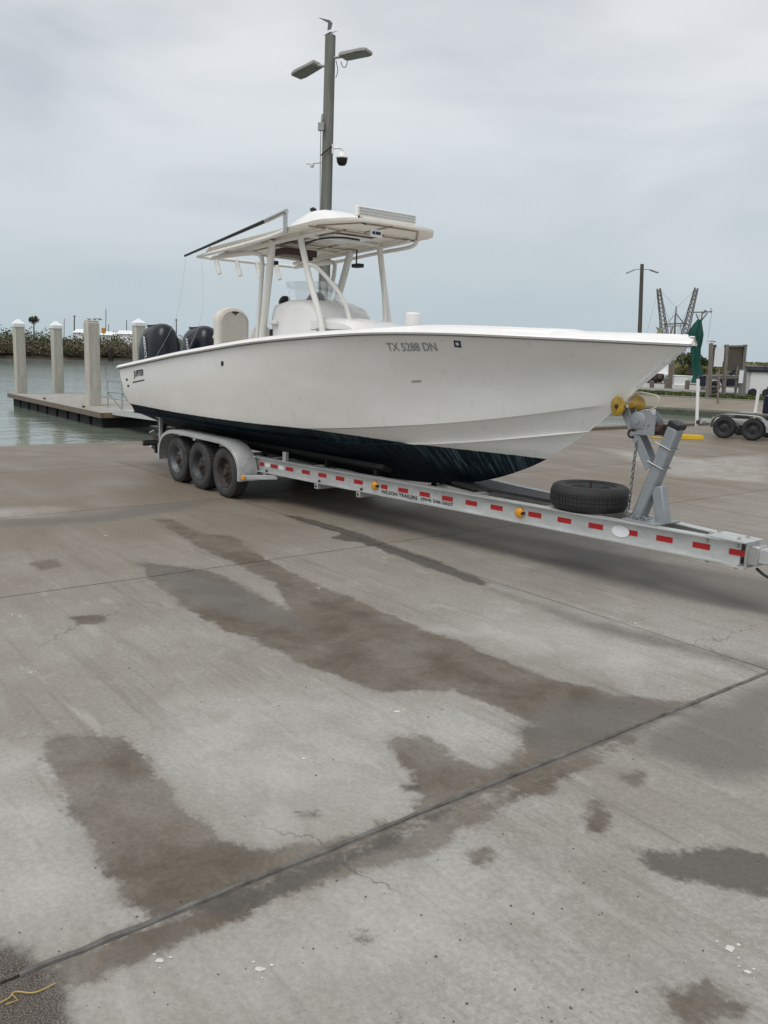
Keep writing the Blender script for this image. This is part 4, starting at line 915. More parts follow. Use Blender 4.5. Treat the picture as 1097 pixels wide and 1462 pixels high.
for sg in (1, -1):
    path = [(-9.10, 0.28), (-9.09, 0.45), (-9.02, 0.60), (-8.88, 0.705), (-8.68, 0.765), (-8.4, 0.785), (-7.2, 0.785), (-6.95, 0.775), (-6.72, 0.72), (-6.56, 0.61), (-6.48, 0.46), (-6.47, 0.29)]
    ps = smooth_path([(a, 0, b) for a, b in path], 4); m = MB(); rings = []
    for i, p in enumerate(ps):
        d = ps[min(i+1, len(ps)-1)]-ps[max(i-1, 0)]; d /= np.linalg.norm(d); nn = np.array([-d[2], 0, d[0]])
        o = lambda t, off: np.array(bt(p[0]+nn[0]*off, sg*t, p[2]+nn[2]*off))
        rings.append([o(0.97, 0), o(0.97, 0.006), o(1.235, 0.006), o(1.25, 0.0), o(1.25, -0.045), o(1.24, -0.045), o(1.235, -0.004)])
    m.loft(rings, True, True); fd = m.build('fender', M_ALU, tr, smooth=35)
    m = MB(); m.bar(bt(-6.46, sg*1.22, 0.345), bt(-6.1, sg*(beam_t(-6.1)), 0.375), 0.05, 0.055); fs_ = m.build('fender_step', M_ALU, fd, bevel=0.004)
    m = MB(); m.box(bt(-6.40, sg*1.225, 0.35), (0.085, 0.02, 0.06)); m.build('side_light', M_AMBER, fs_, bevel=0.006)
    m = MB(); m.bar(bt(-9.12, sg*1.22, 0.31), bt(-9.6, sg*0.95, 0.36), 0.05, 0.05); m.build('fender_bracket', M_ALU, fd)
    # rear guide stub and tail light
    m = MB(); m.box(bt(-9.55, sg*1.0, 0.66), (0.05, 0.05, 0.5)); m.box(bt(-9.62, sg*0.98, 0.90), (0.16, 0.08, 0.05)); m.build('guide_stub', M_ALU, tr, bevel=0.005)
    m = MB(); m.box(bt(-9.72, sg*1.12, 0.47), (0.05, 0.22, 0.09)); m.box(bt(-9.70, sg*1.02, 0.40), (0.04, 0.04, 0.2)); tl = m.build('tail_light_bracket', M_BLK, tr)
    m = MB(); m.box(bt(-9.70, sg*1.13, 0.475), (0.055, 0.21, 0.05)); m.build('tail_light', M_RIMR, tl)
# winch stand
def C0(x, y): return bt(*ont(x, y, 0))
pb, pt_ = np.array(C0(911, 741)), np.array(C0(966, 610)); pb[2] = 0.60
dv = (pt_-pb)/np.linalg.norm(pt_-pb); ly = np.array([0, 1.0, 0]); fw = np.cross(ly, dv)
wp = MB(); wp.box((pb+pt_)/2, (0.115, 0.12, np.linalg.norm(pt_-pb)), (fw, ly, dv)); wp = wp.build('winch_post', M_GALV, tr, bevel=0.02)
m = MB(); m.box(pt_+dv*0.02, (0.122, 0.127, 0.055), (fw, ly, dv)); m.build('post_cap', M_BLK, wp, bevel=0.012)
b1 = np.array(C0(948, 747)); b2 = np.array(C0(941, 694)); b1[2] = 0.60
m = MB(); m.bar(b1+[0, -0.0, 0], b2, 0.09, 0.11); m.build('post_brace', M_GALV, wp, bevel=0.012)
m = MB(); m.box(((pb+b1)/2)*[1, 1, 0]+np.array([0, 0, ZT+0.008]), (0.36, 2*beam_t(-1.0)-0.02, 0.012)); m.build('base_plate', M_GALV, wp)
for f_ in (0.60, 0.80):
    c = pb+(pt_-pb)*f_; m = MB(); h = 0.068
    m.tube([c+fw*(-h-0.03)*1+ly*-h, c+fw*h+ly*-h, c+fw*h+ly*h, c+fw*(-h-0.03)+ly*h], 0.0075, 6); m.build('u_bolt', M_STEEL, wp)
a0, a1 = np.array(C0(897, 585)), np.array(C0(932, 668))
for sg in (-1, 1):
    m = MB(); m.bar(a0+[0, sg*0.055, 0], a1+[0, sg*0.055, 0], 0.012, 0.085, (1, 0, 0.5)); m.build('winch_arm', M_GALV, wp, bevel=0.003)
c1, c2 = np.array(C0(908, 618)), np.array(C0(951, 617)); c2[2] = c1[2]
m = MB(); m.bar(c1, c2, 0.13, 0.012); m.build('winch_shelf', M_STEEL, wp)
c = np.array(C0(925, 602)); m = MB(); m.lathe([(0.10, -0.055), (0.10, -0.05), (0.035, -0.045), (0.035, 0.045), (0.10, 0.05), (0.10, 0.055)], c+[0, 0, 0.01], (0, 1, 0), n=24)
m.lathe([(0.075, -0.045), (0.075, 0.045)], c+[0, 0, 0.01], (0, 1, 0), n=24); wi = m.build('winch', M_GALV, tr, smooth=40)
m = MB()
for sg in (-1, 1): m.prism([(-0.06, -0.115), (0.13, -0.115), (0.13, 0.01), (0.06, 0.085), (-0.02, 0.105), (-0.06, 0.05)], c+np.array([0, sg*0.066-0.003, 0.0]), (1, 0, 0), (0, 0, 1), 0.006)
m.build('side_plate', M_GALV, wi)
m = MB(); m.lathe([(0.082, 0.0), (0.082, 0.018), (0.074, 0.024), (0.03, 0.026), (0.028, 0.034), (0.0, 0.034)], c+np.array([-0.055, -0.060, 0.005]), (0, -1, 0), n=28); m.build('gear_cover', M_GALV, wi, smooth=40)
m = MB(); m.box(c+[0.0, -0.0, 0.105], (0.06, 0.05, 0.008)); m.box(c+np.array([0.045, 0, 0.09]), (0.02, 0.055, 0.05)); m.build('winch_strap', M_WTAPE, wi)
m = MB(); m.lathe([(0.03, 0), (0.03, 0.05)], c+[0.15, -0.07, -0.06], (0, 1, 0), n=10); m.box(c+[0.15, 0, -0.06], (0.07, 0.10, 0.10)); m.build('gear_housing', M_RUST, wi, bevel=0.01)
m = MB()
for dx, dz in ((-0.0, -0.05), (0.06, -0.02)): m.lathe([(0.012, 0), (0.012, 0.012), (0.005, 0.012), (0.005, 0.02)], c+np.array([dx, -0.07, dz]), (0, -1, 0), n=8)
kind(m.build('winch_bolts', M_STEEL, wi), 'stuff')
tube_m = MB(); tube_m.tube(smooth_path([c+[0.02, -0.05, 0.10], bt(*ont(938, 580, 0.05)), bt(*ont(941, 569, 0.05)), bt(*ont(935, 564, 0.04)), bt(*ont(914, 560, 0.03)), bt(*ont(906, 562, 0.0))], 6), 0.007, 6); tube_m.build('bow_strap', mat('cream_rope', (0.50, 0.48, 0.36), 0.8), wi)
# bow rollers: two yellow cones
for x, y, tt_, sg in ((887, 580, 0.072, 1), (906, 578, -0.072, -1)):
    cc = np.array(bt(*ont(x, y, tt_))); ax = np.array([-0.25*1, -sg*0.97, 0]); m = MB()
    m.lathe([(0.028, -0.075), (0.034, -0.05), (0.055, -0.01), (0.088, 0.03), (0.092, 0.045), (0.075, 0.052), (0.035, 0.046), (0.02, 0.05)], cc, ax, n=22); ro = m.build('bow_roller', M_ROLL, tr, smooth=50)
    m = MB(); m.lathe([(0.022, 0.04), (0.022, 0.062), (0.0, 0.066)], cc, ax, n=8); m.build('roller_nut', M_RUST, ro)
m = MB(); m.tube([bt(*ont(896, 580, 0.15)), bt(*ont(896, 580, -0.15))], 0.014, 8); m.build('roller_shaft', M_STEEL, tr)
# hanging chain and hook
m = MB(); pth = smooth_path([bt(*ont(910, 628, 0.06)), bt(*ont(906, 655, 0.07)), bt(*ont(902, 690, 0.08)), bt(*ont(898, 722, 0.10)), bt(*ont(895, 733, 0.12)), bt(*ont(905, 738, 0.12)), bt(*ont(920, 740, 0.11)), bt(*ont(930, 739, 0.10))], 12)
d = [0.0]
for a, b in zip(pth[:-1], pth[1:]): d.append(d[-1]+np.linalg.norm(b-a))
nl = int(d[-1]/0.036)
for k in range(nl):
    u = (k+0.5)*d[-1]/nl; i = min(np.searchsorted(d, u), len(pth)-1); p = pth[i]; dv_ = pth[min(i+1, len(pth)-1)]-pth[max(i-1, 0)]; dd_, aa, bb = basis(dv_)
    if k % 2: aa = bb
    m.tube([p+dd_*0.026*math.cos(q)+aa*0.013*math.sin(q) for q in np.linspace(0, 2*math.pi, 11)], 0.0045, 5, caps=False)
m.build('safety_chain', mat('galvanised_chain', (0.23, 0.235, 0.24), 0.45, 0.6, var=0.4, vscale=30), tr, smooth=60)
m = MB(); hc = np.array(bt(*ont(902, 619, 0.06))); m.tube([hc+np.array([0.035*math.cos(q), 0, 0.035*math.sin(q)]) for q in np.linspace(0.9, 5.6, 14)], 0.011, 7); m.tube([hc+[0.03, 0, 0.03], hc+[0.03, 0, 0.07]], 0.012, 7); m.build('winch_hook', M_RUST, tr, smooth=60)
# ---- spare tyre lying on the tongue
sp = thing('spare_tyre', 'black spare tyre on grey rim lying flat on the trailer tongue', 'tyre', W(-1.70, 0, 0.622), FRAME_ROT)
m = MB(); r, w = 0.375, 0.225
m.lathe([(r*0.60, 0.02), (r*0.68, 0.0), (r*0.90, 0.0), (r*0.97, 0.02), (r, 0.06), (r, w-0.06), (r*0.97, w-0.02), (r*0.90, w), (r*0.80, w+0.005), (r*0.68, w), (r*0.60, w-0.03)], n=48, caps=False); ty = m.build('tyre', M_TYRE, sp, smooth=45)
m = MB()
for k in range(60):
    a = 2*math.pi*k/60; d_ = np.array([math.cos(a), math.sin(a), 0]); tg = np.array([-math.sin(a), math.cos(a), 0])
    for j in (0.075, 0.112, 0.150): m.box(d_*r+[0, 0, j], (0.012, 0.028, 0.03), (d_, tg, np.array([0, 0, 1])))
kind(m.build('tread', M_TYRE, ty), 'stuff')
m = MB(); m.lathe([(r*0.61, w-0.035), (r*0.60, w-0.02), (r*0.56, w-0.03), (r*0.52, w-0.09), (r*0.42, w-0.085), (r*0.26, w-0.055), (0, w-0.06)], n=28, caps=False); rm = m.build('rim', M_RIM, sp, smooth=40)
m = MB(); m.lathe([(0.012, 0), (0.012, 0.10), (0.0, 0.1)], (0.0, 0.0, w-0.06), n=8); m.build('stud', M_RUST, rm)
# coupler head and tongue jack that carries the front
m = MB(); m.lathe([(0.05, -0.05), (0.075, -0.03), (0.075, 0.03), (0.04, 0.07), (0.0, 0.075)], bt(1.12, 0, 0.53), n=14); m.box(bt(1.05, 0, 0.59), (0.16, 0.05, 0.03)); m.build('coupler', M_STEEL, tr, smooth=40)
m = MB(); m.tube([bt(0.72, 0.12, 0.16), bt(0.72, 0.12, 0.95)], 0.032, 12); m.tube([bt(0.72, 0.12, 0.93), bt(0.72, 0.26, 0.93)], 0.010, 6); m.box(bt(0.72, 0.085, 0.515), (0.14, 0.05, 0.16)); jk = m.build('tongue_jack', M_STEEL, tr, smooth=40)
m = MB(); m.lathe([(0.075, -0.03), (0.09, -0.015), (0.09, 0.015), (0.075, 0.03)], bt(0.72, 0.12, 0.09), (0, 1, 0), n=18); m.box(bt(0.72, 0.12, 0.14), (0.05, 0.075, 0.10)); m.build('jack_wheel', M_BLK, jk, smooth=40)

# ================================================================== THINGS AROUND THE RAMP
def up_at(x, y, base):                  # height above the base's own vertical plane seen at pixel x, y
    n = np.array([0, 1.0, 0]); return onplane(x, y, base, n)
def gull(name, label, loc, rz, sc=1.0, wing=False, dark=0.5, group=None, cat='bird'):
    o = thing(name, label, cat, loc, rz, group)
    m = MB(); m.lathe([(0.0, -0.22), (0.03, -0.17), (0.055, -0.08), (0.065, 0.0), (0.055, 0.08), (0.03, 0.14), (0.028, 0.17), (0.035, 0.20), (0.03, 0.235), (0.0, 0.255)], (0, 0, 0.13*sc), (1, 0, 0.28), n=12, sc=(sc, sc))
    m.v = [(x*sc, y*sc, z) for x, y, z in m.v]
    m.build('body', M_BIRDW, o, smooth=60)
    m = MB()
    for sg in (-1, 1): m.add([(0.10*sc, sg*0.05*sc, 0.19*sc), (-0.02*sc, sg*0.075*sc, 0.17*sc), (-0.30*sc, sg*0.02*sc, 0.06*sc), (-0.05*sc, sg*0.05*sc, 0.08*sc)], [(0, 1, 2, 3)])
    if wing: m.prism([(0.0, 0.0), (0.16, 0.05), (0.22, 0.28), (0.10, 0.40), (-0.42, 0.52), (0.02, 0.30)], (-0.12*sc, -0.04, 0.14), (sc, 0, 0), (0, 0, sc), 0.015)
    m.build('wing', M_BIRDG, o)
    m = MB(); m.lathe([(0.012*sc, 0), (0.0, 0.07*sc)], (0.24*sc, 0, 0.21*sc), (1, 0, -0.15), n=6)
    m.build('beak', M_AMBER, o)
    m = MB()
    for sg in (-1, 1): m.tube([(0, sg*0.025*sc, 0.09*sc), (0.0, sg*0.025*sc, 0.0)], 0.006*sc, 5)
    m.build('legs', M_AMBER, o); return o

# ---- tall light pole behind the boat
PB = W(-16.4, -6.96, 0); ptop = aty(472, 51, PB[1]); pm = aty(462.5, 430, PB[1])
dirp = (ptop-pm)/(ptop[2]-pm[2]); pbase = pm-dirp*(pm[2]-0.0)
pole = thing('light_pole', 'tall grey weathered pole with two floodlights and a dome camera standing behind the boat', 'light pole', pbase, 0, 'light poles of the harbour', org=pbase)
def PL(z): return pbase+dirp*z
H_ = ptop[2]
m = MB(); m.tube([PL(z) for z in np.linspace(-0.05, H_, 10)], list(np.linspace(0.172, 0.138, 10)), 16); post = m.build('post', M_POLE, pole, smooth=50)
def flood(px0, px1, zc, mt=M_LAMP):
    pass
def head(name, c, d, tilt, ln=0.80, w=0.50):
    d = np.array([d[0], d[1], tilt]); d /= np.linalg.norm(d); dd_, a, b = basis(d)
    m = MB(); m.prism([(-ln*0.5, -w*0.42), (ln*0.3, -w*0.5), (ln*0.5, -w*0.38), (ln*0.5, w*0.38), (ln*0.3, w*0.5), (-ln*0.5, w*0.42)], c-b*0.045, d, a, 0.085)
    o = m.build(name, M_LAMP, pole, bevel=0.015)
    m = MB(); m.box(c-b*0.052+d*0.03, (ln*0.8, w*0.74, 0.012), (d, a, b)); m.build('lens', M_LENS, o)
    m = MB(); m.box(c+b*0.05-d*0.22, (ln*0.40, w*0.6, 0.06), (d, a, b)); m.build('driver_box', M_LAMP, o, bevel=0.01)
    return o, d
cl = aty(438, 100, PB[1]+0.45); hl, dl = head('floodlight', cl, (-0.80, 0.55), -0.24)
m = MB(); m.tube([PL(H_-0.75), cl-dl*0.30], 0.032, 8); m.build('lamp_arm', M_LAMP, hl)
cr = aty(508, 77, PB[1]-0.35); hr_, dr = head('floodlight', cr, (0.86, -0.46), 0.05)
m = MB(); m.tube([PL(H_-0.55), cr-dr*0.34], 0.035, 8); m.build('lamp_arm', M_LAMP, hr_)
m = MB(); c = PL(H_-0.62)+np.array([0.17, -0.08, 0]); m.tube(smooth_path([c, c+[0.05, 0, -0.25], c+[0.0, 0, -0.42]], 5), 0.010, 5); m.build('cable', M_BLK, pole)
m = MB(); c = aty(487, 88, PB[1]-0.2); m.tube(smooth_path([c, c+[0.05, 0, -0.12], c+[0.13, 0, -0.12], c+[0.17, 0, 0.02]], 5), 0.010, 5); m.build('cable', M_BLK, pole)
dc = aty(488.5, 228, PB[1]-0.1)
m = MB(); m.lathe([(0.0, -0.19), (0.09, -0.17), (0.135, -0.10), (0.145, -0.02), (0.155, 0.0)], dc+[0, 0, 0.03], n=18); dome = m.build('camera_dome', M_BLK, pole, smooth=60)
m = MB(); m.lathe([(0.16, 0.0), (0.165, 0.03), (0.12, 0.06), (0.10, 0.13), (0.05, 0.17)], dc+[0, 0, 0.03], n=18); m.build('camera_housing', M_GEL, dome, smooth=50)
m = MB(); a = aty(476, 212, PB[1]-0.1); m.tube(smooth_path([a, a+[0.14, 0, 0.02], a+[0.24, 0, -0.02], dc+[0, 0, 0.2]], 4), 0.03, 8); m.box(a+[-0.01, 0, -0.02], (0.05, 0.12, 0.24)); m.build('camera_arm', M_GEL, dome)
c = aty(443, 234, PB[1]-0.1); m = MB(); m.tube([c+[-0.10, 0, 0], aty(459, 232, PB[1])], 0.022, 8); m.lathe([(0.0, -0.07), (0.05, -0.05), (0.065, 0.0), (0.06, 0.05), (0.0, 0.06)], c+[0.05, 0, -0.03], n=12); m.build('side_camera', M_GEL, pole)
m = MB(); c = aty(458.5, 181, PB[1]-0.17); m.box(c, (0.16, 0.10, 0.20)); m.tube([c+[0.02, 0, 0.1], c+[0.03, 0, 0.32]], 0.03, 6); m.build('junction_box', M_LAMP, pole, bevel=0.01)
m = MB(); m.tube([c+[0, 0, -0.1], c+[0.0, 0, -0.9], aty(457.2, 300, PB[1]-0.17), aty(455, 430, PB[1]-0.18)], 0.014, 6); m.build('conduit', M_LAMP, pole)
m = MB(); p0 = PL(7.55)
m.tube(smooth_path([aty(458.5, 222, PB[1]-0.16), aty(465, 216, PB[1]-0.20), aty(474, 209, PB[1]-0.16)], 4), 0.018, 6); m.build('cable', M_BLK, pole)
gull('gull', 'gull with one wing raised perched on top of the tall light pole', PL(H_)-np.array([0, 0, 0.03]), -0.15, 0.62, wing=True)

# ---- floating dock, gangway, concrete piles
dk = thing('floating_dock', 'low floating dock with timber fascia and dark floats beside the boat ramp', 'dock', W(-30, -4.4, WATER_Z), FRAME_ROT, org=(-30, 4.4, WATER_Z))
DZ = -0.2; S0d, S1d, T0d, T1d = -35.0, -24.0, -3.2, -6.3
for k in range(44):                       # deck boards laid across
    s = S1d-(k+0.5)*0.25; m = MB(); m.box(bt(s, (T0d+T1d)/2, DZ-0.02), (0.238, T0d-T1d-0.1, 0.04)); m.build('deck_board', M_DECK, dk)
for t in (T0d, T1d): m = MB(); m.box(bt((S0d+S1d)/2, t, DZ-0.075), (S1d-S0d+0.14, 0.07, 0.17)); m.build('fascia', M_WOOD, dk)
for s in (S0d, S1d): m = MB(); m.box(bt(s, (T0d+T1d)/2, DZ-0.075), (0.07, T0d-T1d-0.08, 0.17)); m.build('fascia', mat('raw_timber', (0.27, 0.19, 0.12), 0.85, var=0.3, vscale=6), dk)
for k in range(9):
    s = S1d-0.7-k*1.2; m = MB(); m.box(bt(s, (T0d+T1d)/2, DZ-0.40), (0.95, T0d-T1d-0.24, 0.48)); m.build('float', M_DARK, dk, bevel=0.03)
for s, t in ((-26.5, -3.5), (-31, -3.5), (-28.5, -6.0)):
    m = MB(); m.box(bt(s, t, DZ+0.05), (0.26, 0.05, 0.035)); m.box(bt(s, t, DZ+0.02), (0.10, 0.05, 0.05)); m.build('cleat', M_RUST, dk, bevel=0.008)
def pile(px, ybase, ytop, wpx, label, capped, rz=FRAME_ROT):
    b = onz(px, ybase, DZ); dist = b @ FWD*1.0-CAM @ FWD; w = wpx*dist/F; top = aty(px, ytop, b[1]); h = top[2]-DZ
    o = thing('concrete_pile', label, 'pile', b-np.array([0, 0, 1.5]), rz, 'concrete piles of the dock')
    capH = 0.31 if capped else 0.05; m = MB(); z1 = 1.5+h-capH; hw = w*0.40
    m.box((0, 0, z1/2), (2*hw, 2*hw, z1)); m.build('shaft', M_PILE, o, bevel=0.035)
    m = MB()
    if capped:
        cw = hw*1.10; m.loft([[(-cw, -cw, z1-0.05), (cw, -cw, z1-0.05), (cw, cw, z1-0.05), (-cw, cw, z1-0.05)], [(-cw, -cw, z1+0.10), (cw, -cw, z1+0.10), (cw, cw, z1+0.10), (-cw, cw, z1+0.10)], [(-0.03, -0.03, z1+capH), (0.03, -0.03, z1+capH), (0.03, 0.03, z1+capH), (-0.03, 0.03, z1+capH)]], True, True); m.build('cap', M_CAP, o)
    else: m.box((0, 0, z1+capH/2), (2*hw-0.05, 2*hw-0.05, capH)); m.build('cap', M_PILE, o)
    return o, top
pile(30.5, 556, 455.5, 17.0, 'white capped concrete pile at the outer end of the dock', True)
pile(83.5, 554, 458.5, 16.3, 'white capped concrete pile between the outer pile and the pile with perched gulls', True)
p3, t3 = pile(134, 579, 458, 21.5, 'flat topped concrete pile with three gulls perched on it beside the gangway', False)
pile(200, 556, 455, 18.0, 'white capped concrete pile rising behind the outboard motors', True)
for k, (dx, rz) in enumerate(((-0.20, 2.9), (0.02, 2.7), (0.22, 2.6))):
    gull('gull', 'small gull in the row of three on the flat topped concrete pile', t3+np.array([dx, -0.05*k, 0.0]), rz, 0.50+0.06*k, group='gulls on the flat topped pile')
# gangway from the shore down to the dock
G0, G1 = np.array(bt(-18.1, -4.2, 0.02)), np.array(bt(-24.4, -4.2, DZ+0.05))
gw = thing('gangway', 'aluminium gangway with handrails sloping from the shore to the floating dock', 'gangway', W(-18.1, -4.2, 0), FRAME_ROT, org=(-18.1, 4.2, 0))
for k in range(16):
    c = G0+(G1-G0)*(k+0.5)/16; m = MB(); m.bar(c-(G1-G0)/34, c+(G1-G0)/34, 1.1, 0.03); m.build('tread_board', M_ALU, gw)
for sg in (-1, 1):
    o = np.array([0, sg*0.6, 0]); m = MB(); m.bar(G0+o+[0, 0, -0.02], G1+o+[0, 0, -0.02], 0.05, 0.20); m.build('side_beam', mat('white_aluminium', (0.62, 0.62, 0.60), 0.45, 0.3, var=0.15, vscale=3), gw)
    for hz in (1.0, 0.62): m = MB(); m.tube([G0+o+[0, 0, hz], G1+o+[0, 0, hz]], 0.026, 8); m.build('handrail', M_STEEL, gw)
    for k in range(6):
        c = G0+o+(G1-G0)*k/5; m = MB(); m.tube([c, c+[0, 0, 1.0]], 0.024, 8); m.build('rail_post', M_STEEL, gw)
        if k < 5: m = MB(); c2 = G0+o+(G1-G0)*(k+1)/5; m.tube([c+[0, 0, 0.08], c2+[0, 0, 0.60]], 0.018, 6); m.build('diagonal', mat('green_brace', (0.16, 0.21, 0.18), 0.5, 0.3), gw)

# ---- far left shore: channel sign, dolphin, palm, poles, roofs
b = onz(148.5, 513, WATER_Z); o = thing('channel_sign', 'orange square channel sign on a thin post at the far shore', 'sign', b, 0, org=b)
t_ = aty(148.5, 472, b[1]); m = MB(); m.tube([b-[0, 0, 0.5], t_], 0.06, 6); m.build('post', M_POLE2, o); m = MB(); m.box(t_-[0, 0.1, 0], (0.75, 0.05, 0.95)); m.build('sign_board', mat('orange_sign', (0.50, 0.25, 0.04), 0.6), o, bevel=0.02)
b = onz(158.5, 515, WATER_Z); o = thing('mooring_dolphin', 'dark pointed mooring dolphin standing in the water before the far shore', 'dolphin', b, 0, org=b)
for k in range(4):
    a = k*math.pi/2+0.3; m = MB(); m.tube([b+[0.42*math.cos(a), 0.42*math.sin(a), -0.6], b+[0.1*math.cos(a), 0.1*math.sin(a), 1.55+0.1*k]], [0.16, 0.12], 8); m.build('pile', M_DARK, o)
m = MB(); m.lathe([(0.30, 1.0), (0.30, 1.15)], b, n=10); m.build('strap', M_RUST, o)
def far(x, y, Y): return aty(x, y, Y)
pb_ = far(48.5, 512, 290); pt2 = far(48.5, 457, 290); pb_[2] = 0.8
pa = thing('palm_tree', 'single fan palm rising above the far shore scrub', 'palm tree', pb_, 0, org=pb_)
m = MB(); m.tube([pb_, (pb_+pt2)/2+[0.15, 0, 0], pt2], [0.28, 0.22, 0.2], 8); m.build('trunk', M_POLE2, pa)
Cp, tn, dd = [], [], []
for k in range(90):
    v = RNG.normal(size=3); v /= np.linalg.norm(v); v[2] = v[2]*0.8+0.15
    for j in range(6): Cp.append(pt2+v*(0.3+1.35*(j/5)**0.8)+[0, 0, -0.18*(j/5)**2]); tn.append(RNG.random()*0.5); dd.append(0.15 if v[2] > -0.2 else 0.8)
leaf_obj('crown', np.array(Cp), 0.42, np.array(tn), np.array(dd), M_LEAF, pa)
for k, (x, ytop, r) in enumerate(((106.5, 450, 0.20), (92, 455, 0.10), (151.5, 441, 0.12), (155.5, 463, 0.12), (181, 457, 0.14), (252, 455, 0.18))):
    b = far(x, 508, 260); b[2] = 0.8; t_ = far(x, ytop, 260)
    lab = ('utility pole with a crossarm between the two outer capped piles', 'thin mast beside the middle capped pile beyond the scrub', 'tall thin antenna mast above the orange channel sign', 'short pole just beside the tall antenna mast', 'slim pole left of the outboard motors beyond white roofs', 'utility pole seen above the gap between the outboard motors')[k]
    o = thing('utility_pole', lab, 'utility pole', b, 0, 'poles beyond the far shore', org=b); m = MB(); m.tube([b, t_], [r, r*0.8], 6); m.build('post', M_POLE2, o)
    if k in (0, 5): m = MB(); m.bar(t_+[-0.6, 0, -0.4], t_+[0.6, 0, -0.4], 0.1, 0.1); m.build('crossarm', M_POLE2, o)
for k, (x0, x1, yt, yb, lab) in enumerate(((104, 122, 469.5, 476, 'small low white roofed shed between the capped piles on the far shore'), (142, 168, 473, 480, 'long white roofed building behind the orange channel sign'), (166, 192, 471.5, 480, 'white roofed building just left of the outboard motors'))):
    Y = 230; a, c = far(x0, yb, Y), far(x1, yb, Y); zt = far((x0+x1)/2, yt, Y)[2]; w = c[0]-a[0]; ctr = (a+c)/2; base = ctr.copy(); base[2] = 0.8
    o = thing('white_building', lab, 'building', base, 0, 'white roofs beyond the far shore', org=base)
    m = MB(); hw_ = max(0.8, zt-0.8-1.0); m.box(base+[0, 3, hw_/2], (w*0.95, 6, hw_)); m.build('wall', M_CAP, o)
    m = MB(); m.prism([(-3.3, 0), (3.3, 0), (0, 1.0)], base+[-w/2, 3, hw_], (0, 1, 0), (0, 0, 1), w); m.build('roof', M_CAP, o)

# ================================================================== RIGHT SIDE
# ---- the empty tandem trailer
w1, w2 = onz(1031.5, 625.5, 0), onz(1072.5, 629, 0); hd = w2-w1; hd[2] = 0; sp2 = np.linalg.norm(hd); hd /= sp2
o2 = (w1+w2)/2; rz2 = math.atan2(hd[1], hd[0])
t2 = thing('tandem_trailer', 'empty silver tandem axle boat trailer with white guide posts parked past the winch post', 'boat trailer', o2, rz2)
r2 = 0.30
for sx in (-1, 1):
    for yy in (0.0, 1.85): wheel(t2, (sx*sp2/2, yy+(0.10 if yy == 0 else -0.1), r2), -1 if yy == 0 else 1, r2, 0.20, M_TYRE, M_RIM)
    m = MB(); m.tube([(sx*sp2/2, 0.1, r2), (sx*sp2/2, 1.75, r2)], 0.04, 8); m.build('axle', M_STEEL, t2)
for yy in (0.10, 1.75):
    path = [(-sp2/2-0.37, r2-0.02), (-sp2/2-0.34, r2+0.17), (-sp2/2-0.22, r2+0.31), (-sp2/2, r2+0.375), (sp2/2, r2+0.375), (sp2/2+0.22, r2+0.31), (sp2/2+0.34, r2+0.17), (sp2/2+0.38, r2-0.05)]
    ps = smooth_path([(a, 0, b) for a, b in path], 4); rings = []
    for i, p in enumerate(ps):
        d = ps[min(i+1, len(ps)-1)]-ps[max(i-1, 0)]; d /= np.linalg.norm(d); nn = np.array([-d[2], 0, d[0]])
        rings.append([p+nn*0+[0, yy-0.14, 0], p+nn*0.008+[0, yy-0.14, 0], p+nn*0.008+[0, yy+0.14, 0], p+[0, yy+0.14, 0]])
    m = MB(); m.loft(rings, True, True); m.build('fender', M_ALU, t2, smooth=40)
for yy in (0.36, 1.49): m = MB(); m.bar((-1.15, yy, 0.44), (4.2, yy*0.3+0.65, 0.46), 0.05, 0.11); m.build('beam', M_ALU, t2)
for xx in (-1.05, -0.1, 0.9): m = MB(); m.box((xx, 0.925, 0.40), (0.07, 1.2 if xx > -1 else 1.75, 0.08)); m.build('cross_member', M_ALU, t2)
for yy in (0.06, 1.79): m = MB(); m.box((-1.12, yy, 0.40), (0.07, 0.20, 0.10)); m.build('tail_light', M_RUST, t2)
def in_t2(p): d = np.array(p)-o2; return np.array([d @ hd, d @ np.array([-hd[1], hd[0], 0]), p[2]])
n2 = np.array([-hd[1], hd[0], 0])
for (xb, yb, xt, yt, off) in ((995.5, 603, 997, 541, 0.08), (1078, 592, 1083.5, 557, 1.75)):
    a = in_t2(onplane(xb, yb, o2+n2*off, n2)); c = in_t2(onplane(xt, yt, o2+n2*off, n2)); m = MB(); m.tube([a-[0, 0, 0.1], c], 0.048, 12); m.build('guide_post', M_PVC, t2, smooth=50)
m = MB(); bx_ = in_t2(onplane(1094, 592, o2+n2*0.4, n2)); m.box(bx_+[0.45, 0.35, 0.27], (1.15, 0.6, 0.50)); bx2 = m.build('storage_box', M_TRUCK, t2, bevel=0.02)
m = MB(); m.tube(smooth_path([bx_+[-0.08, 0.1, 0.5], bx_+[-0.06, 0.1, 0.72], bx_+[0.05, 0.1, 0.78], bx_+[0.9, 0.1, 0.78]], 5), 0.02, 6); m.build('grab_rail', M_BLK, t2)
# ---- yellow wheel stop
b = onz(982, 627, 0); ys = MB(); L_ = 1.0; prof = [(-0.10, 0), (0.10, 0), (0.075, 0.11), (0.04, 0.13), (-0.04, 0.13), (-0.075, 0.11)]
d = np.array([1.0, -0.02, 0]); ys.loft([[np.array([x0*1.0, p[0]*k, p[1]*k]) for p in prof] for x0, k in ((-L_, 0.85), (-L_+0.06, 1), (L_*0.42-0.06, 1), (L_*0.42, 0.8))], True, True)
o = ys.build('wheel_stop', M_YEL, None, bevel=0.01); o.location = Vector([float(c) for c in b]); tag(o, 'yellow painted concrete wheel stop behind the winch post', 'wheel stop')
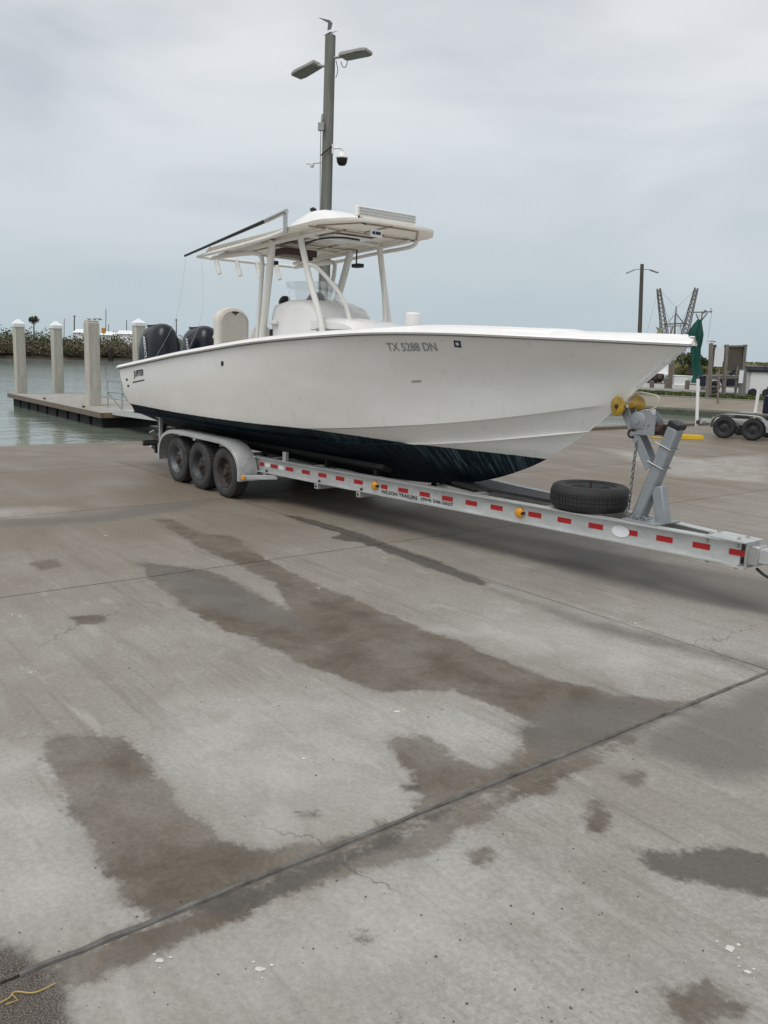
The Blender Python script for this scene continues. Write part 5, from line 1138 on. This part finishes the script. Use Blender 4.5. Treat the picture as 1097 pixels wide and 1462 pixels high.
# ---- bank furniture
ZL = 0.28
def post_from(x, yb, xt, yt, r, z=ZL, mt=M_WOODG, square=True):
    b = onz(x, yb, z); t_ = aty(xt, yt, b[1]); m = MB()
    if square: m.bar(b-[0, 0, 0.25], t_, 2*r, 2*r, (0, 1, 0))
    else: m.tube([b-[0, 0, 0.25], t_], r, 10)
    return m, b, t_
m, b, t_ = post_from(1033, 566, 1038, 492, 0.09); KB = b
ks = thing('notice_board', 'weathered plank notice board on two timber posts at the lawn edge', 'notice board', b, 0, org=b)
m.build('post', M_WOODG, ks); m, b2_, t2_ = post_from(1058.5, 566, 1064, 492, 0.09); m.build('post', M_WOODG, ks)
for k in range(4):
    y0 = 496+k*8; a = aty(1037.4-k*0.2, y0+4, KB[1]+0.12+0.035*(k % 2)); c = aty(1063.5-k*0.2, y0+4, b2_[1]+0.12+0.035*(k % 2)); h = abs(aty(1050, 500, KB[1])[2]-aty(1050, 508, KB[1])[2])*1.25
    m = MB(); m.bar(a, c, 0.05, h*0.97); m.build('plank', mat('brown_plank', (0.135, 0.112, 0.09), 0.85, var=0.35, vscale=2.5, stretch=(1, 3, 6)), ks)
m = MB(); m.bar(aty(1035, 494.5, KB[1]+0.05), aty(1066, 494, b2_[1]+0.05), 0.14, 0.10); m.build('top_rail', M_WOODG, ks)
m, b, t_ = post_from(1013, 566, 1015.5, 490, 0.09); kl = thing('notice_board', 'narrow edge on plank board with a gull on its post beside the white sign', 'notice board', b, 0, org=b)
m.build('post', M_WOODG, kl)
for k in range(4):
    a = aty(1015.5, 497+k*8, b[1]+0.1+0.035*(k % 2)); c = aty(1022.5, 497+k*8, b[1]+1.6+0.035*(k % 2)); m = MB(); m.bar(a, c, 0.05, abs(aty(1015, 500, b[1])[2]-aty(1015, 508, b[1])[2])*1.25); m.build('plank', MATS['brown_plank'], kl)
gull('gull', 'lone gull standing on the post of the narrow plank board', t_, 3.0, 1.0)
m, b, t_ = post_from(1025.5, 568, 1027.5, 523, 0.045); sg_ = thing('white_sign', 'blank white rectangular sign on a thin post between the plank boards', 'sign', b, 0, org=b); m.build('post', M_WOODG, sg_)
c = aty(1026.5, 510, b[1]-0.08); m = MB(); m.box(c, (12.0*b[1]/F, 0.03, 26*b[1]/F)); m.build('sign_board', M_WTAPE, sg_)
m, b, t_ = post_from(1059.5, 568, 1061, 527, 0.19, square=False); kp = thing('timber_bollard', 'stout round timber post with a white paper notice in front of the truck', 'post', b, 0, org=b); m.build('post', M_POLE, kp)
m = MB(); m.box(aty(1058.5, 538, b[1]-0.22), (0.24, 0.012, 0.70)); m.build('notice', M_WTAPE, kp)
m, b, t_ = post_from(1009.5, 566, 1011, 535, 0.07); fr_ = thing('timber_fence', 'short grey timber fence with one rail in front of the truck', 'fence', b, 0, org=b); m.build('post', M_WOODG, fr_)
m, b2_, t_ = post_from(1050, 566, 1053, 523, 0.055); m.build('post', M_WOODG, fr_)
m = MB(); m.bar(aty(1010, 539, b[1]), aty(1055, 538.5, b2_[1]), 0.06, 0.18); m.build('rail', M_WOODG, fr_)
m = MB(); m.bar(aty(1010, 552, b[1]), aty(1055, 552, b2_[1]), 0.05, 0.08); m.build('rail', M_WOODG, fr_)
# ---- pickup truck facing left
tb = onz(1018, 561.5, 0.30); hdg = np.array([0.925, -0.38, 0]); hdg /= np.linalg.norm(hdg)
tk = thing('pickup_truck', 'dark navy pickup truck parked behind the timber fence', 'truck', tb, math.atan2(hdg[1], hdg[0]))
# local x: towards the tail (right in the photo); front axle at x=0
body = [(-0.95, 0.42), (-0.98, 0.72), (-0.93, 1.02), (-0.55, 1.12), (0.65, 1.18), (2.35, 1.18), (4.6, 1.16), (4.62, 0.50), (4.15, 0.45), (4.1, 0.62), (3.95, 0.80), (3.72, 0.87), (3.48, 0.80), (3.33, 0.62), (3.28, 0.42), (0.46, 0.40), (0.42, 0.62), (0.27, 0.80), (0.0, 0.87), (-0.27, 0.80), (-0.42, 0.62), (-0.46, 0.42)]
m = MB(); m.prism(body, (0, 1.95, 0), (1, 0, 0), (0, 0, 1), 1.95); m.build('body', M_TRUCK, tk, smooth=20, bevel=0.04)
m = MB(); cab = [(0.62, 1.16), (1.30, 1.74), (1.55, 1.80), (2.75, 1.80), (3.0, 1.72), (3.08, 1.16)]; m.prism(cab, (0, 1.83, 0), (1, 0, 0), (0, 0, 1), 1.71); cb = m.build('cab', M_TRUCK, tk, smooth=20, bevel=0.05)
for poly in ([(0.92, 1.22), (1.38, 1.66), (1.92, 1.68), (1.92, 1.22)], [(2.0, 1.22), (2.0, 1.68), (2.72, 1.68), (2.90, 1.22)]):
    m = MB(); m.prism(poly, (0, 0.135, 0), (1, 0, 0), (0, 0, 1), 0.02); m.build('side_window', M_GLASS, cb)
m = MB(); m.add([(0.66, 0.25, 1.21), (0.66, 1.7, 1.21), (1.28, 1.66, 1.735), (1.28, 0.29, 1.735)], [(0, 1, 2, 3)]); m.v = [(x-0.015, y, z+0.015) for x, y, z in m.v]; m.build('windshield', M_GLASS, cb)
m = MB(); m.box((0.95, -0.12, 1.27), (0.10, 0.22, 0.20)); m.build('mirror', M_BLK, tk, bevel=0.03)
m = MB(); m.box((-0.93, 0.25, 0.90), (0.12, 0.36, 0.16)); m.build('headlight', M_CLEAR, tk, bevel=0.02)
m = MB(); m.box((-1.0, 0.97, 0.52), (0.12, 1.9, 0.2)); m.build('bumper', M_CHROME, tk, bevel=0.03)
for xx in (0.0, 3.72):
    for yy, ny in ((0.12, -1), (1.83, 1)): wheel(tk, (xx, yy, 0.375), ny, 0.375, 0.25, M_TYRE, M_RIM)
# ---- white box behind
b = onz(1078, 566.5, 0.30); bxw = thing('white_utility_trailer', 'boxy white utility trailer with dark roof parked beside the navy truck', 'trailer', b, 0.0, org=b)
w_ = 27*b[1]/F; h_ = 31*b[1]/F
m = MB(); m.box(b+[0.25, 0.7, 0.16+h_/2], (w_*1.05, 1.3, h_)); m.build('box', M_GEL, bxw, bevel=0.02)
m = MB(); m.box(b+[0.25, 0.7, 0.16+h_+0.05], (w_*1.25, 1.5, 0.12)); m.build('roof', M_BLK, bxw)
m = MB(); m.box(b+[0.25+w_*0.72, 0.6, 0.16+h_/2], (0.5, 1.2, h_*0.94)); m.build('side_cabinet', mat('blue_grey_panel', (0.30, 0.36, 0.45), 0.5, var=0.2, vscale=2), bxw)
for sg in (-1, 1): m = MB(); m.lathe([(0.24, -0.08), (0.24, 0.08)], b+[0.25+sg*0.4, 0.05, 0.24], (0, 1, 0), n=16); m.build('wheel', M_TYRE, bxw)
# ---- far light pole
b = onz(911.3, 557, 0.30); b = aty(911.3, 545, 70); b[2] = 0.30; t_ = aty(917, 377, 70)
fp = thing('light_pole', 'brown timber light pole with two curved lamp arms behind the bow', 'light pole', b, 0, 'light poles of the harbour', org=b)
m = MB(); m.tube([b, (b+t_)/2, t_], [0.19, 0.165, 0.14], 10); m.build('post', M_POLE2, fp, smooth=50)
for sg, (xa, ya), (xb, yb) in ((-1, (915, 384.5), (894.5, 390)), (1, (918, 385), (940, 389.5))):
    a = aty(xa, ya, 70); c = aty(xb, yb, 70); m = MB(); m.tube(smooth_path([a, (a+c)/2+[0, 0, 0.12], c], 5), 0.035, 6); ar = m.build('lamp_arm', M_LAMP, fp)
    m = MB(); m.bar(a+(c-a)*0.45+[0, 0, 0.10], c+[0, 0, 0.0], 0.28, 0.11); m.build('lamp_head', M_LAMP, ar, bevel=0.03)
# ---- shrimp boats in the basin beyond the bank
YS = 92.0
sb0 = aty(962, 552, YS); sb0[2] = WATER_Z
sh = thing('shrimp_boat', 'shrimp boat with two raised lattice outrigger booms seen over the bow', 'boat', sb0, 0, 'shrimp boats in the basin', org=sb0)
def lattice(p, q, w0, w1, n=16):
    p = np.array(p, float); q = np.array(q, float); d, a, b = basis(q-p, (0, 1, 0)); m = MB()
    cor = lambda f, i: p+(q-p)*f+(a*(1 if i in (0, 3) else -1)+b*(1 if i < 2 else -1))*(w0+(w1-w0)*f)/2
    for i in range(4): m.tube([cor(0, i), cor(1, i)], 0.05, 5)
    for k in range(n):
        for i in range(4):
            m.tube([cor(k/n, i), cor((k+1)/n, (i+1) % 4)], 0.03, 4); m.tube([cor(k/n, i), cor(k/n, (i+1) % 4)], 0.02, 4)
    return m
m = MB(); rings = []
for x, hw, z0, zt in ((-9, 0.05, 0.6, 2.6), (-7.5, 1.2, 0.1, 2.2), (-5, 2.2, -0.3, 1.8), (0, 2.6, -0.4, 1.5), (5, 2.5, -0.3, 1.5), (7.5, 2.2, -0.1, 1.6)):
    rings.append([sb0+[x, -hw, zt], sb0+[x, -hw*0.8, z0], sb0+[x, hw*0.8, z0], sb0+[x, hw, zt]])
m.loft(rings, True, True); m.build('hull', M_GEL, sh, smooth=30)
m = MB(); m.box(sb0+[-3.0, 0, 2.4], (3.6, 3.2, 1.9)); wh = m.build('wheelhouse', M_GEL, sh, bevel=0.05)
m = MB()
for dx in (-1.0, 0, 1.0): m = MB(); m.box(sb0+[-3.0+dx, -1.62, 2.75], (0.6, 0.04, 0.5)); m.build('window', M_GLASS, wh)
mb_, mt_ = aty(962, 530, YS), aty(966, 437, YS)
m = MB(); m.tube([mb_-[0, 0, 1.2], mt_-[0, 0, 1.3], mt_], [0.13, 0.10, 0.04], 8); m.build('mast', M_RIG, sh)
for (x0, y0, x1, y1) in ((953, 505, 940.5, 412), (971, 505, 994.5, 411)): lattice(aty(x0, y0, YS), aty(x1, y1, YS), 0.75, 0.30).build('outrigger_boom', M_RIG, sh)
m = MB(); m.bar(aty(949, 463, YS), aty(981, 461.5, YS), 0.12, 0.14); m.build('spreader', M_RIG, sh)
m = MB(); m.bar(aty(949, 466, YS), aty(978, 465, YS), 0.08, 0.08); m.build('spreader', M_RIG, sh)
for (x0, y0, x1, y1, r) in ((966, 448, 976, 461, 0.06), (966, 448, 952, 461, 0.03), (957, 480, 961, 466, 0.07), (941, 418, 942, 470, 0.02), (994, 415, 975, 470, 0.015), (966, 440, 941, 412, 0.012), (966, 440, 994, 412, 0.012), (940, 415, 923, 478, 0.010), (1000, 448, 985, 480, 0.02), (941, 413, 962, 478, 0.014), (994, 413, 966, 478, 0.014), (950, 452, 946, 500, 0.02), (977, 455, 984, 500, 0.02), (958, 466, 955, 520, 0.04), (972, 463, 976, 520, 0.04), (966, 437, 975, 520, 0.012), (966, 437, 930, 530, 0.012), (948, 470, 990, 520, 0.012)):
    m = MB(); m.tube([aty(x0, y0, YS), aty(x1, y1, YS)], r, 5); m.build('rigging', M_RIG, sh)
m = MB(); c = aty(941, 472, YS); m.prism([(-0.5, -0.45), (-0.1, -0.1), (-0.35, 0.35), (0.1, 0.2), (0.35, -0.1), (0.2, -0.5)], c, (1, 0, 0), (0, 0, 1), 0.3); m.build('trawl_door', mat('tan_board', (0.30, 0.26, 0.16), 0.8), sh)
# second boat: T mast and green net
YN = 78.0; nb0 = aty(1000, 553, YN); nb0[2] = WATER_Z
n2_ = thing('net_boat', 'low work boat with a crossed mast and a long green net hung to dry', 'boat', nb0, 0, 'shrimp boats in the basin', org=nb0)
m = MB(); rings = []
for x, hw, z0, zt in ((-4.5, 0.05, 0.4, 1.5), (-3.4, 0.9, 0.0, 1.25), (0, 1.3, -0.2, 1.0), (4.0, 1.2, -0.1, 1.0)):
    rings.append([nb0+[x, -hw, zt], nb0+[x, -hw*0.8, z0], nb0+[x, hw*0.8, z0], nb0+[x, hw, zt]])
m.loft(rings, True, True); m.build('hull', M_GEL, n2_, smooth=30)
m = MB(); m.tube([aty(999, 545, YN), aty(1000, 470, YN), aty(1003, 446, YN)], [0.09, 0.08, 0.06], 8); m.build('mast', M_RIG, n2_)
for (x0, y0, x1, y1, r) in ((990, 446, 1017, 445, 0.06), (994, 448, 999, 460, 0.05), (1010, 447, 999, 461, 0.06), (1015.5, 440, 1015.5, 447, 0.03), (1016, 447, 1010, 490, 0.012), (990, 447, 985, 470, 0.02), (1004, 447, 1008, 443, 0.10)):
    m = MB(); m.tube([aty(x0, y0, YN), aty(x1, y1, YN)], r, 6); m.build('spar', M_RIG, n2_)
cl_ = [(999, 457, 2.0), (996, 466, 5), (993.5, 477, 8), (994.5, 488, 6), (993, 500, 5.0), (993.5, 515, 4.8), (996, 530, 5), (998, 540, 6.5), (999, 549, 10)]
rings = []
for k, (x, y, w) in enumerate(cl_):
    c = aty(x, y, YN-0.4); hw = 1.2*w*YN/F; rings.append([c+np.array([hw*math.cos(a)*(1+0.22*math.sin(7*a+k*0.4)), hw*0.7*math.sin(a)*(1+0.26*math.sin(6*a+k*0.5)), 0.08*math.sin(3*a)]) for a in np.linspace(0, 2*math.pi, 41)[:-1]])
m = MB(); m.loft(rings, True, True); m.build('net', M_NET, n2_, smooth=60)
# small white boats and stacked white bins along the far edge of the bank
b = onz(937, 549, 0.0); 
for k, (x, yb, L_, lab) in enumerate(((935, 553, 5.2, 'small white skiff moored behind the shell road under the bow'), (986, 553.5, 3.0, 'short white dinghy moored beside the drying green net'))):
    YY = 64; c = aty(x, yb, YY); c[2] = WATER_Z; o = thing('skiff', lab, 'boat', c, 0.05*k, 'small white boats along the bank', org=c); m = MB(); rings = []
    for f_, hw, z0, zt in ((-0.5, 0.04, 0.5, 1.45), (-0.35, 0.6, 0.1, 1.3), (0, 0.9, -0.1, 1.2), (0.5, 0.8, 0.0, 1.2)):
        rings.append([c+[f_*L_, -hw, zt], c+[f_*L_, -hw*0.75, z0], c+[f_*L_, hw*0.75, z0], c+[f_*L_, hw, zt]])
    m.loft(rings, True, True); m.build('hull', M_GEL, o, smooth=30)
    m = MB(); m.box(c+[0.1*L_, 0, 1.25], (0.4, 1.2, 0.1)); m.build('thwart', M_WOOD, o)
c = onz(971.5, 553.5, 0.30); o = thing('fish_bin', 'large white fish bin standing at the water edge under the bow', 'bin', c, 0.05, org=c); ws_ = 22*c[1]/F; hs_ = 16*c[1]/F
m = MB(); m.loft([[c+[sx*ws_*0.46*k, sy*0.5*k+0.5, z] for sx, sy in ((-1, -1), (1, -1), (1, 1), (-1, 1))] for z, k in ((0.0, 0.94), (hs_, 1.0))], True, True); m.build('tub', M_GEL, o, bevel=0.03)
m = MB(); m.box(c+[0, 0.5, hs_+0.02], (ws_*0.96, 1.06, 0.07)); m.build('lid', M_CAP, o, bevel=0.02)
for k, (x, yb, xt, yt) in enumerate(((931, 553, 931, 545), (952, 554, 953, 541), (981, 555, 982, 544), (957, 553, 958, 520), (1004, 556, 1004, 540))):
    m, b, t_ = post_from(x, yb, xt, yt, 0.16, 0.30, M_WOODG, False)
    lab = ('short mooring post below the bow beside the white skiff', 'stubby mooring post left of the white fish bin', 'mooring post at the right side of the white fish bin', 'tall thin mooring post behind the white fish bin', 'mooring post at the foot of the green net')[k]
    o = thing('mooring_post', lab, 'post', b, 0, 'mooring posts along the bank', org=b); m.build('post', M_WOOD, o); m = MB(); m.lathe([(0.17, 0.0), (0.16, 0.05), (0, 0.08)], t_, n=10); m.build('post_top', M_WOODG, o)
# heap of gear (pots, drums) at the edge
c = onz(950, 552, 0.30); o = thing('gear_heap', 'jumbled heap of blue grey fishing gear behind the bow stem', 'gear', c, 0, org=c)
for k in range(9):
    p = c+[RNG.uniform(-1.3, 0.7), RNG.uniform(0, 1.0), RNG.uniform(0.1, 0.9)]
    m = MB()
    if k % 2: m.lathe([(0.22, -0.28), (0.25, -0.2), (0.25, 0.2), (0.22, 0.28)], p, (RNG.normal(), RNG.normal()*0.4, 0.6), n=12); m.build('drum', mat('blue_drum', (0.07, 0.10, 0.15), 0.5, var=0.3, vscale=3), o)
    else: m.box(p, (0.6, 0.5, 0.4), basis((RNG.normal(), RNG.normal()*0.3, 0.4))); m.build('pot', M_RUST, o, bevel=0.03)
# trees on the far right
def tree(x, yb, yt, wpx, Y, label, nl=900):
    b = aty(x, yb, Y); b[2] = 1.2; t_ = aty(x, yt, Y); h = t_[2]-b[2]; w = wpx*Y/F/2
    o = thing('tree', label, 'tree', b, 0, 'trees beyond the marsh', org=b)
    m = MB(); m.tube([b-[0, 0, 0.5], b+[0.05, 0, h*0.35], b+[0.15, 0, h*0.6]], [0.16*w, 0.12*w, 0.05*w], 8)
    for k in range(5):
        a = RNG.uniform(0, 6.28); m.tube([b+[0.05, 0, h*0.3], b+[math.cos(a)*w*0.5, math.sin(a)*w*0.5, h*(0.55+0.2*RNG.random())]], [0.06*w, 0.02*w], 6)
    m.build('trunk', M_POLE2, o)
    P_, tn, dd = [], [], []
    for k in range(16):
        a = RNG.uniform(0, 6.28); rr = RNG.random()**0.5*0.75; c = b+np.array([math.cos(a)*rr*w, math.sin(a)*rr*w, h*(0.38+0.52*RNG.random()*(1-0.5*rr))]); s_ = (0.32+0.2*RNG.random())
        n = nl//16; P_.append(clump_points(c, (w*s_, w*s_, h*0.17), n)); tn.append(RNG.random(n)*0.4+RNG.random()*0.3); dd.append(np.full(n, 0.05))
    leaf_obj('crown', np.concatenate(P_), 0.05*w+0.30, np.concatenate(tn), np.concatenate(dd), M_LEAF, o); return o
tree(983, 546, 500, 44, 118, 'dark bushy tree behind the hanging green net')
tree(1011, 540, 511, 16, 124, 'small round tree behind the narrow plank board')
tree(1090, 538, 519, 22, 140, 'low dark tree above the marsh behind the white utility trailer')
tree(1150, 540, 512, 30, 135, 'tall bushy tree at the far right end of the marsh')
tree(940, 540, 512, 24, 128, 'dark tree above the heap of gear behind the bow')
# ---- litter on the concrete
st_ = [(567, 1016, .045), (434, 1083, .03), (342, 1000, .022), (372, 1384, .04), (228, 1372, .035), (1042, 1355, .045), (1068, 1388, .03), (18, 878, .025), (30, 880, .03), (44, 960, .03), (150, 765, .03), (455, 840, .03), (908, 890, .04), (549, 797, .04)]
m = MB()
for x, y, r in st_:
    for ox_, oy_, rk in ((0, 0, 0.75), (0.9*r, 0.5*r, 0.35), (-0.7*r, 0.8*r, 0.28), (0.3*r, -1.0*r, 0.22)):
     c = onz(x, y, 0.0)+np.array([ox_, oy_, 0]); n = 14; rs = r*0.62*rk*(0.6+RNG.random(n)*0.5); vs = [c+[rs[k]*math.cos(2*math.pi*k/n), rs[k]*math.sin(2*math.pi*k/n)*0.8, 0.002] for k in range(n)]+[c+[0, 0, 0.006]]
     m.add(vs, [(k, (k+1) % n, n) for k in range(n)])
kind(m.build('bird_droppings', mat('chalky_white', (0.62, 0.61, 0.58), 0.9, var=0.2, vscale=40), None), 'stuff')
m = MB(); n = 420
for k in range(n):                          # grit and crumbs lying about
    x, y = RNG.uniform(-40, 1130), 840+RNG.random()**0.8*640; c = onz(x, y, 0.0); s_ = 0.001+RNG.random()**4*0.0034
    if abs(T(c)[0]-0.8) < 0.03: continue
    m.box(c+[0, 0, s_*0.35], (s_*2, s_*1.4, s_), basis(RNG.normal(size=3)))
kind(m.build('grit', mat('dark_grit', (0.055, 0.048, 0.042), 0.9, var=0.5, vscale=60, col2=(0.14, 0.12, 0.10)), None), 'stuff')
p = [onz(x, y, 0.008) for x, y in ((0, 1432), (14, 1424), (22, 1416), (50, 1417), (79, 1404))]
m = MB(); m.tube(smooth_path(p, 5), [0.0026]*21, 5); m.tube([onz(18, 1420, 0.008), onz(26, 1428, 0.012), onz(8, 1434, 0.006)], 0.002, 5)
tw = m.build('dry_stalk', mat('straw', (0.42, 0.30, 0.10), 0.8), None); tag(tw, 'dry yellow straw stalk lying on the dark dirt patch', 'stalk')
